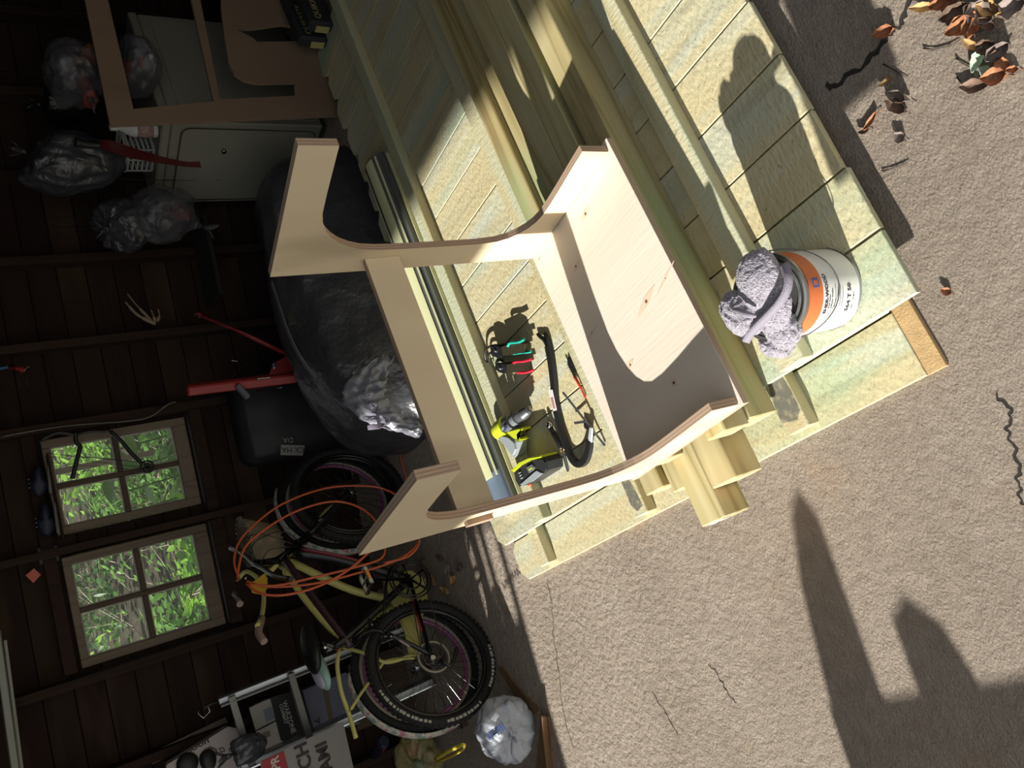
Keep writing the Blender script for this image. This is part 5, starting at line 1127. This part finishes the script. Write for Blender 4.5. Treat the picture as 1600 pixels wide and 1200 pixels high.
tb('handlebar', ((372, 905), (385, 893), (404, 905), (412, 925), (410, 958), (402, 978)), (OY + .1, OY + .04, OY, OY - .03, OY - .10, OY - .2), .009, m_yel, yb)
tb('grip', ((409, 966), (404, 988), (413, 1003)), (OY - .14, OY - .2, OY - .22), .014, flat('pink_grey_grip', '#8e7d72', .6), yb); tb('grip', ((367, 928), (375, 944)), (OY + .06, OY + .02), .014, flat('pink_grey_grip', '#8e7d72', .6), yb)
# basket
m_bask = flat('flowered_cloth', '#8f8068', .8, var=.5, bscale=60); m_lace = flat('lace', '#a9a597', .8)
def loft(bm, top, bot, th=.004):
    vt = [bm.verts.new(p) for p in top]; vb = [bm.verts.new(p) for p in bot]; n_ = len(top)
    for i in range(n_): bm.faces.new((vt[i], vt[(i + 1) % n_], vb[(i + 1) % n_], vb[i]))
    bm.faces.new(vb)
def oval(c, rx, ry, n_=24): return [c + BDIR * rx * math.cos(2 * PI * k / n_) + BN * ry * math.sin(2 * PI * k / n_) for k in range(n_)]
cb_t = Bp(384, 846, OY - .02); cb_b = Bp(434, 852, OY - .02)
bm = bmesh.new(); loft(bm, oval(cb_t, .105, .10), oval(cb_b, .095, .085)); o = build('basket', bm, m_bask, yb, smooth=True); s_ = o.modifiers.new('t', 'SOLIDIFY'); s_.thickness = .006
for cc_, rx, ry, z0 in ((cb_t, .108, .103, .004), (cb_b, .099, .088, 0)):
    bm = bmesh.new(); N_ = 60; tube(bm, [p + Vector((0, 0, z0 + .007 * (-1) ** k)) for k, p in enumerate(oval(cc_, rx, ry, N_))], .0016, 5, True); build('lace_trim', bm, m_lace, o)
# ---- black mountain bike, in front
mb = thing('bicycle', 'black bicycle with red decals and white lettered knobbly tyres, before the yellow one', 'bicycle', Bp(770, 1010, 0))
RM = BA.copy(); RM.z = .263; FM_ = BB.copy(); FM_.z = .263
wheel(mb, RM, .262, m_mblk, .021, 32, None, True); wheel(mb, FM_, .262, m_mblk, .021, 32, m_mblk, False)
tb('head_tube', ((434, 876), (466, 850)), 0, .02, m_mblk, mb); tb('stem', ((395, 880), (434, 876)), (.0, 0), .016, m_mblk, mb)
tb('fork_crown', ((466, 850), (482, 838)), 0, .024, m_mblk, mb)
for s_ in (-.055, .055): tb('fork_leg', ((480, 838), (512, 805), (545, 770)), (s_, s_, s_), .014, m_mblk, mb)
tb('top_tube', ((444, 872), (490, 935), (548, 1010)), 0, .0145, flat('plum_paint', '#35202a', .3), mb); tb('down_tube', ((458, 864), (520, 872), (640, 905)), 0, .02, m_mblk, mb)
tb('seat_tube', ((520, 1012), (555, 985), (640, 905)), 0, .0155, m_mblk, mb)
for s_ in (-.05, .05):
    tb('seat_stay', ((553, 1000), (590, 985), (672, 1022)), (0, s_, s_), .009, m_mblk, mb); tb('chain_stay', ((640, 905), (672, 1022)), (s_ * .4, s_), .011, m_mblk, mb)
tb('decal', ((470, 858), (520, 866), (560, 876)), -.0195, .006, m_mag, mb); tb('decal', ((480, 861), (548, 873)), -.0215, .003, m_redd, mb)
tb('stay_decal', ((608, 990), (640, 1010)), -.062, .005, flat('pale_decal', '#b9a2a2', .4), mb); tb('stay_decal', ((645, 940), (658, 985)), -.052, .006, m_redd, mb)
tb('handlebar', ((372, 860), (386, 870), (396, 880), (410, 888), (430, 900), (455, 905)), (.22, .10, .0, -.06, -.16, -.26), .010, m_mblk, mb)
tb('grip', ((372, 862), (362, 856)), (.22, .28), .015, m_mblk, mb)
for cpx in (((400, 878), (380, 845), (410, 835), (462, 852)), ((402, 880), (395, 850), (440, 830), (470, 848)), ((405, 885), (420, 860), (450, 855), (480, 850))): tb('brake_cable', cpx, (-.03, -.06, -.06, -.02), .0022, m_mblk, mb, 5)
tb('brake_lever', ((382, 905), (388, 900)), -.12, .006, m_chrome, mb)
# saddle, crank, chainring, cassette guard, brakes
c_ = Bp(488, 1012, -.01); M_ = basis(c_, BDIR * 1.0 + Vector((0, 0, -.15)), BN)
bm = bmesh.new(); blob(bm, (0, 0, 0), (.10, .085, .04), 4, .03, 2, 5, None, 0, saddle_fn); bmesh.ops.transform(bm, matrix=M_, verts=bm.verts); build('saddle', bm, flat('black_vinyl', '#121213', .5), mb)
tb('seat_post', ((498, 1008), (522, 1010)), 0, .013, m_spoke, mb)
cbb = Bp(641, 905, -.055)
for R_, nm, mt in ((.075, 'chainring', m_mblk), (.045, 'chainring', m_mblk), (.088, 'chain_guard', m_mblk)): bm = bmesh.new(); ring(bm, cbb, R_, .004, 40, 6); build(nm, bm, mt, mb)
for k in range(5): a = k * 2 * PI / 5; rod('ring_arm', [cbb, cbb + (BDIR * math.cos(a) + Vector((0, 0, 1)) * math.sin(a)) * .074], .005, m_mblk, mb, 6)
tb('crank', ((641, 905), (575, 907)), (-.08, -.09), .009, m_mblk, mb)
def pedal(u, v, off, nm='pedal'):
    c = Bp(u, v, off); bm = bmesh.new(); M_ = basis(c, BDIR, BN)
    for lo, hi in (((-.04, -.045, -.008), (-.032, .045, .008)), ((.032, -.045, -.008), (.04, .045, .008)), ((-.04, -.045, -.008), (.04, -.037, .008)), ((-.04, .037, -.008), (.04, .045, .008)), ((-.006, -.045, -.006), (.006, .045, .006))): bx(bm, lo, hi, .001, M_)
    p = build(nm, bm, m_spoke, mb); bm = bmesh.new(); bx(bm, (-.02, -.0475, -.006), (.02, -.0455, .006), 0, M_); build('reflector', bm, flat('amber_lens', '#e08a3c', .3), p)
pedal(572, 907, -.15)
ch = [Bp(u, v, -.05) for u, v in ((622, 895), (640, 882), (660, 900), (690, 1010), (680, 1030), (662, 1030), (640, 925), (625, 912))]
rod('chain', smooth_path(ch + [ch[0]], 5), .0028, flat('chain_steel', '#5b554c', .5, metal=.7), mb, 5)
bm = bmesh.new(); ring(bm, RM - BN * .035, .062, .005, 36, 6); build('spoke_guard', bm, m_cream, mb)
for R_ in (.045, .036, .027): bm = bmesh.new(); ring(bm, RM - BN * (.04 + (.045 - R_) * .4), R_, .003, 30, 6); build('sprocket', bm, m_mblk, mb)
for px in (((575, 967), (582, 978)), ((600, 985), (612, 996)), ((596, 1000), (614, 992)), ((498, 815), (512, 806)), ((500, 828), (506, 842))): tb('brake_arm', px, -.065, .006, m_chrome, mb, 6)
tb('brake_cable', ((500, 1000), (550, 1012), (570, 985), (580, 975)), (-.02, -.05, -.07, -.07), .002, m_mblk, mb, 5)
tb('quick_release', ((502, 1003), (508, 1012)), (-.03, -.06), .005, m_chrome, mb, 6)
tb('kickstand', ((612, 885), (604, 910), (600, 960)), (-.06, -.07, -.08), .006, m_mblk, mb, 8)
tb('derailleur', ((688, 1030), (705, 1040), (714, 1012)), -.06, .007, m_mblk, mb, 8)
# ---- orange extension lead hung over the handlebars
m_cord = flat('orange_cord', '#b5522c', .45)
cord = [((374, 905), (366, 880), (372, 850), (395, 822), (440, 788), (500, 765), (550, 759), (600, 764), (640, 790), (655, 820), (652, 850), (620, 875), (560, 895), (490, 912), (420, 917), (385, 908)),
        ((370, 908), (380, 860), (410, 830), (460, 800), (515, 784), (555, 790), (585, 812), (600, 850), (596, 872), (560, 885), (500, 900), (430, 915), (388, 912)),
        ((384, 912), (410, 928), (450, 929), (500, 915), (545, 890), (580, 860), (612, 835), (640, 830), (655, 845), (640, 868), (600, 880))]
t = thing('extension_cord', 'orange extension cord looped over the bicycle handlebars', 'cord', Bp(374, 905, -.1))
for i, c in enumerate(cord):
    n_ = len(c); P = [Bp(u, v, -.14 - .05 * i - .05 * math.sin(3 * k / n_)) for k, (u, v) in enumerate(c)]
    rod('loop', smooth_path(P, 5), .0046, m_cord, t, 8)
rod('tail', smooth_path([Zp(u, v, .01) for u, v in ((609, 668), (618, 690), (626, 715), (634, 745), (640, 780))], 5), .0045, m_cord, t, 8)
bm = bmesh.new(); g = [Bp(u, v, -.13) for u, v in ((402, 905), (412, 897), (418, 903), (418, 918), (408, 928), (394, 925), (390, 912))]; vs = [bm.verts.new(p) for p in g]; bm.faces.new(vs)
r_ = bmesh.ops.extrude_face_region(bm, geom=bm.faces[:]); bmesh.ops.translate(bm, verts=[v for v in r_['geom'] if isinstance(v, bmesh.types.BMVert)], vec=BN * .006); tag(build('number_plate', bm, flat('yellow_plate', '#c49a2a', .5), None), 'small yellow plate hanging among the orange cord loops', 'plate')

# ================================================================== ladder and stored boxes in the corner
m_alu = flat('aluminium', '#a3a5a6', .32, metal=.85, bump=.1, bscale=40); m_alud = flat('aluminium_dull', '#7e7f7c', .45, metal=.6)
LE = .30
def Lp(u, v, e=LE): return Wr(u, v, e)
t = thing('ladder', 'aluminium ladder leaning upright against the wall behind the bicycles', 'ladder', Lp(660, 1090))
def seg(name, px, w, th, mat, e0=LE, e1=LE):
    a = Lp(*px[0], e0); b_ = Lp(*px[1], e1); return bar3(name, a, b_, w, th, mat, t, up=WM)
seg('side_rail', ((341, 1095), (735, 940)), .03, .06, m_alu, .22, .46); seg('side_rail', ((376, 1197), (745, 1030)), .03, .06, m_alu, .22, .46)
seg('rail_lip', ((345, 1102), (735, 948)), .006, .064, m_alud, .25, .49); seg('rail_lip', ((378, 1203), (745, 1037)), .008, .066, m_chrome, .25, .49)
for px, e_ in ((((360, 1086), (392, 1192)), .25), (((452, 1050), (482, 1152)), .31), (((560, 1005), (590, 1105)), .37), (((650, 966), (680, 1062)), .42)):
    a = Lp(*px[0], e_); b_ = Lp(*px[1], e_); bar3('step', a, b_, .075, .02, m_alu, t, up=Vector((0, 0, 1))); bar3('step_nose', a - WM * .035 + Vector((0, 0, .004)), b_ - WM * .035 + Vector((0, 0, .004)), .008, .03, m_alud, t)
rod('top_hook', [Lp(*q, .22) for q in ((318, 1104), (350, 1092))], .012, m_alud, t, 8); rod('spreader', [Lp(*q, .22) for q in ((313, 1100), (309, 1115), (318, 1122), (328, 1112), (323, 1098))], .003, m_chrome, t, 6)
rod('rivet_pin', [Lp(355, 1083, .2), Lp(357, 1090, .2)], .004, m_chrome, t, 6)
def wbox(name, label, cat, px, e0, e1, mat, parts=None, bev=.004, group=None):
    """box whose front face is the pixel outline at e0 in front of the wall, running back to e1"""
    t = thing(name, label, cat, mat=MW @ Matrix.Translation((lp(*px[0], e0)[0], -e0, 0)), group=group)
    bm = bmesh.new(); prism(bm, [lp(*q, e0) for q in px], -e0, -e1, 'xz', m=MW); bmesh.ops.bevel(bm, geom=bm.edges[:], offset=bev, segments=1, affect='EDGES'); build('carton', bm, mat, t)
    return t
def fplate(t, name, px, e, mat, th=.0015, label=None):
    bm = bmesh.new(); prism(bm, [lp(*q, e) for q in px], -e - th, -e, 'xz', m=MW); return build(name, bm, mat, t, label=label)
m_bw = flat('carton_white', '#a99f9b', .6); m_bt = flat('carton_tan', '#6e6355', .7, var=.3, bscale=30); m_bd = flat('print_dark', '#2a2320', .6); m_bo = flat('print_orange', '#9a6030', .6); m_bbr = flat('print_brown', '#5e3d28', .6)
tt = wbox('toy_box', 'long white carton with printed square rings, topmost beside the ladder', 'box', ((262, 1196), (255, 1255), (420, 1190), (372, 1140), (356, 1137)), .16, .095, m_bw)
E2 = .162
fplate(tt, 'side_print', ((236, 1176), (238, 1194), (358, 1134), (352, 1120)), .05, m_bt, .004)
fplate(tt, 'toy_print', ((263, 1180), (272, 1165), (300, 1148), (322, 1143), (324, 1151), (300, 1162), (275, 1178)), .056, m_black, .002)
def hexring(cx, cy, r, w, mat, n=6, rot=.5, sy=.8):
    o = [(cx + r * math.cos(rot + 2 * PI * k / n), cy + r * sy * math.sin(rot + 2 * PI * k / n)) for k in range(n)]; i_ = [(cx + (r - w) * math.cos(rot + 2 * PI * k / n), cy + (r - w) * sy * math.sin(rot + 2 * PI * k / n)) for k in range(n)]
    bm = bmesh.new(); prism(bm, [lp(*q, E2) for q in o], -E2 - .002, -E2, 'xz', 0, 0, [[lp(*q, E2) for q in i_]], MW); build('printed_ring', bm, mat, tt)
hexring(329, 1176, 12, 3.2, m_bbr); hexring(347, 1172, 5.5, 1.6, m_bd, 4); hexring(360, 1172, 4, 1.4, m_bd, 4); hexring(352, 1184, 6.5, 1.8, m_bbr, 4); hexring(301, 1184, 9, 2.5, m_bo)
wall_text('mooh', .035, (287, 1181), (330, 1158), E2, m_bd, tt, sx=1.35, bold=.001)
bm = bmesh.new(); P = Wr(293, 1193, .17); blob(bm, P, (.045, .02, .045), 3, .05, 2, 1); P = Wr(325, 1187, .17); blob(bm, P, (.045, .02, .035), 3, .05, 2, 2); build('toy_print', bm, flat('toy_dark', '#17181c', .5), tt)
tt = wbox('foam_packing', 'pair of white foam packing blocks beneath the long white carton', 'packing', ((391, 1107), (421, 1093), (441, 1158), (411, 1175)), .14, .095, flat('foam_white', '#b0aba4', .8))
fplate(tt, 'recess', ((411, 1110), (424, 1104), (430, 1122), (416, 1128)), .142, flat('foam_hole', '#7f8794', .8)); fplate(tt, 'recess', ((408, 1146), (421, 1142), (423, 1150), (409, 1155)), .142, flat('foam_shade', '#77716b', .8)); fplate(tt, 'seam', ((399, 1141), (431, 1125), (432, 1127), (400, 1143)), .143, m_black)
tt = wbox('game_box', 'black box with white lettering seen between two ladder rungs', 'box', ((424, 1091), (452, 1083), (470, 1145), (440, 1156)), .15, .095, flat('box_black', '#121113', .5))
wt = flat('print_white', '#a8a8a6', .6)
def down_text(s, size, a, b_, e, mat, par, sx=1, bold=0):
    """lettering whose line runs from pixel a to pixel b, letters' tops to the side away from the picture's edge"""
    A = Wr(*a, e); B = Wr(*b_, e); return text_mesh('lettering', s, size, mat, par, basis(A, B - A, (B - A).cross(WM)), .0006, bold, sx)
down_text('WARZONE', .030, (441, 1097), (454, 1140), .1515, wt, tt, 1.0, .0006); down_text('COMBAT', .020, (436, 1101), (446, 1135), .1515, wt, tt, 1.15, .0006)
tt = wbox('grey_carton', 'blue grey carton with a tan tape stripe behind the rungs', 'box', ((474, 1080), (540, 1052), (560, 1130), (495, 1150)), .16, .095, flat('bluegrey_card', '#6c7080', .7, var=.15))
fplate(tt, 'tape', ((503, 1068), (510, 1065), (524, 1140), (517, 1142)), .162, flat('tan_tape', '#5f543f', .6))
wall_text('Y', .05, (497, 1137), (503, 1132), .163, m_bd, tt)
tt = wbox('low_carton', 'plain brown carton standing on the floor under the stack', 'box', ((545, 1040), (760, 960), (770, 1060), (560, 1140)), .16, .095, flat('brown_card', '#4a3a2c', .8, var=.3))
tt = wbox('yard_sign', 'grey printed sign board with a red band across its top, left of the ladder foot', 'sign', ((412, 1213), (408, 1190), (535, 1130), (560, 1240), (430, 1290)), .50, .49, flat('sign_grey', '#8a8783', .6))
fplate(tt, 'red_band', ((412, 1213), (408, 1190), (443, 1173), (470, 1275), (430, 1290)), .502, flat('sign_red', '#9a2c30', .6))
wall_text('APR', .048, (440, 1213), (434, 1176), .504, flat('sign_white', '#c4bfba', .6), tt, bold=.001)
wall_text('SCH', .078, (492, 1211), (478, 1158), .504, m_bd, tt, bold=.0015); wall_text('FAMI', .072, (523, 1213), (507, 1148), .504, m_bd, tt, bold=.0015)
t = bag('rubbish_bag', 'crumpled dark see-through bag hanging in front of the ladder top', Lp(385, 1170, .36), (.06, .05, .09), flat('smoke_film', '#4a4c52', .3, bump=.8, bscale=20, spec=.9, alpha=.75), 15, [], Vector((0, 0, 1)), BG, knot_len=.1)

# ================================================================== bags and scraps on the floor
def text_on(t, s, size, c, xdir, ydir, mat, lift=0): return text_mesh('lettering', s, size, mat, t, basis(c, xdir, ydir), .0005, .0006)
wb = bag('shopping_bag', 'knotted white and blue plastic shopping bag on the floor by the sunlit edge', Zp(790, 1138, .12), (.125, .115, .115), f_white, 21, [('#b98f7c', 1), ('#5a6fb0', 1), ('#c9cfd6', 3)], (Vector((0, 0, CAMZ)) - Zp(790, 1138, .12)).normalized() + Vector((-.5, -.5, 0)), None, knot_len=.08)
kx = (Zp(786, 1165, .2) - Zp(760, 1170, .2))
text_on(wb, 'Walmart', .044, Zp(785, 1127, .235), Zp(757, 1150, .235) - Zp(785, 1127, .235), Zp(804, 1152, .235) - Zp(785, 1127, .235), flat('blue_print', '#3f4f86', .5))
f_yel.node_tree.nodes['Principled BSDF'].inputs['Base Color'].default_value = rgb('#b5aa72'); f_yel.node_tree.nodes['Principled BSDF'].inputs['Alpha'].default_value = .45
yl = bag('rubbish_bag', 'clear bag of rubbish closed with a bright yellow tie in the near corner', Zp(655, 1190, .14), (.14, .10, .11), f_yel, 23, [('#a58a6a', 2), ('#7a8a6c', 2), ('#b0524a', 1), ('#2a2a2c', 1)], Vector((.1, -.9, .8)), BG, knot_len=.05)
m_yt = flat('yellow_tie', '#e0c84a', .4)
rod('yellow_tie', smooth_path([Zp(680, 1186, .27), Zp(700, 1174, .29), Zp(722, 1164, .29), (Zp(724, 1170, .28)), Zp(704, 1182, .27), Zp(684, 1190, .26)], 5), .008, m_yt, yl, 8, squash=.5)
bl = bag('rubbish_bag', 'dark blue filled bag at the edge of the heap below the ladder', Zp(578, 1195, .2), (.10, .10, .10), flat('blue_film', '#26356e', .35, bump=.6, bscale=20), 25, [], Vector((0, 0, 1)), BG, knot_len=.1)
t = thing('drink_can', 'small blue and red drink can lying near the dark blue bag', 'can', Zp(590, 1168, .2)); a = Zp(584, 1178, .33); b_ = Zp(600, 1158, .33)
bm = bmesh.new(); tube(bm, [a, a + (b_ - a) * .05, a + (b_ - a) * .92, b_], [.022, .028, .028, .022], 18); build('body', bm, flat('can_blue', '#1d2440', .35, metal=.4), t); bm = bmesh.new(); tube(bm, [a + (b_ - a) * .6, a + (b_ - a) * .9], .0285, 18); build('red_band', bm, flat('can_red', '#c0322e', .35), t)
text_on(t, 'PEPSI', .018, (a + b_) / 2 + Vector((0, -.026, .014)) - (b_ - a) * .35, (b_ - a), (b_ - a).cross(Vector((0, -.6, 1))) * -1, flat('can_white', '#c8c8c8', .5))
m_card = flat('cardboard', '#7c5f42', .85, var=.15)
t = thing('cardboard_flap', 'folded brown cardboard strip standing beside the white shopping bag', 'cardboard', Zp(850, 1150, 0))
bm = bmesh.new(); P = [(Zp(u, v, 0), Zp(u - 10, v, .05)) for u, v in ((846, 1118), (856, 1120), (858, 1150), (864, 1200), (866, 1240))]
for (a, b_), (c, d) in zip(P, P[1:]): bm.faces.new([bm.verts.new(q) for q in (a, c, d, b_)])
o = build('flap', bm, m_card, t); s_ = o.modifiers.new('t', 'SOLIDIFY'); s_.thickness = .004
bm = bmesh.new(); pts = [Zp(u, v, .012) for u, v in ((838, 1200), (842, 1150), (845, 1118), (856, 1120), (860, 1150), (862, 1245), (835, 1245))]; prism(bm, [(p.x, p.y) for p in pts], .006, .010, 'xy'); build('base', bm, m_card, t)
t = thing('cardboard_strip', 'long torn cardboard strip lying against the shopping bag', 'cardboard', Zp(820, 1090, 0))
bm = bmesh.new(); pts = [Zp(u, v, .005) for u, v in ((785, 1040), (800, 1062), (822, 1088), (842, 1108), (836, 1116), (810, 1095), (792, 1066), (780, 1046))]; prism(bm, [(p.x, p.y) for p in pts], .001, .006, 'xy'); build('strip', bm, m_card, t)
rn = random.Random(31); sd = ['by the far wheel', 'under the plywood side', 'near the chainring', 'curled below the rear wheel', 'at the shade line', 'between the wheels', 'flat below the cord', 'near the yellow tie bag', 'beside the carton foot', 'by the striped light']
for i, (u, v) in enumerate(((690, 870), (705, 890), (680, 905), (712, 905), (722, 885), (665, 878), (735, 1100), (728, 1128), (745, 1050), (700, 920))):
    p = Zp(u, v, .002); o = link_mesh('dry_leaf', dry_leaf_mesh('dry_leaf', rn.uniform(.05, .09), rn.uniform(.015, .026), rn.uniform(.4, .9), 40 + i, dm_[rn.choice(['brown', 'grey', 'brown', 'tan'])])); o.location = p; o.rotation_euler = (0, 0, rn.uniform(0, 6))
    tag(o, 'dead leaf lying in the garage shade ' + sd[i], 'leaf', 'dead leaves inside the garage')
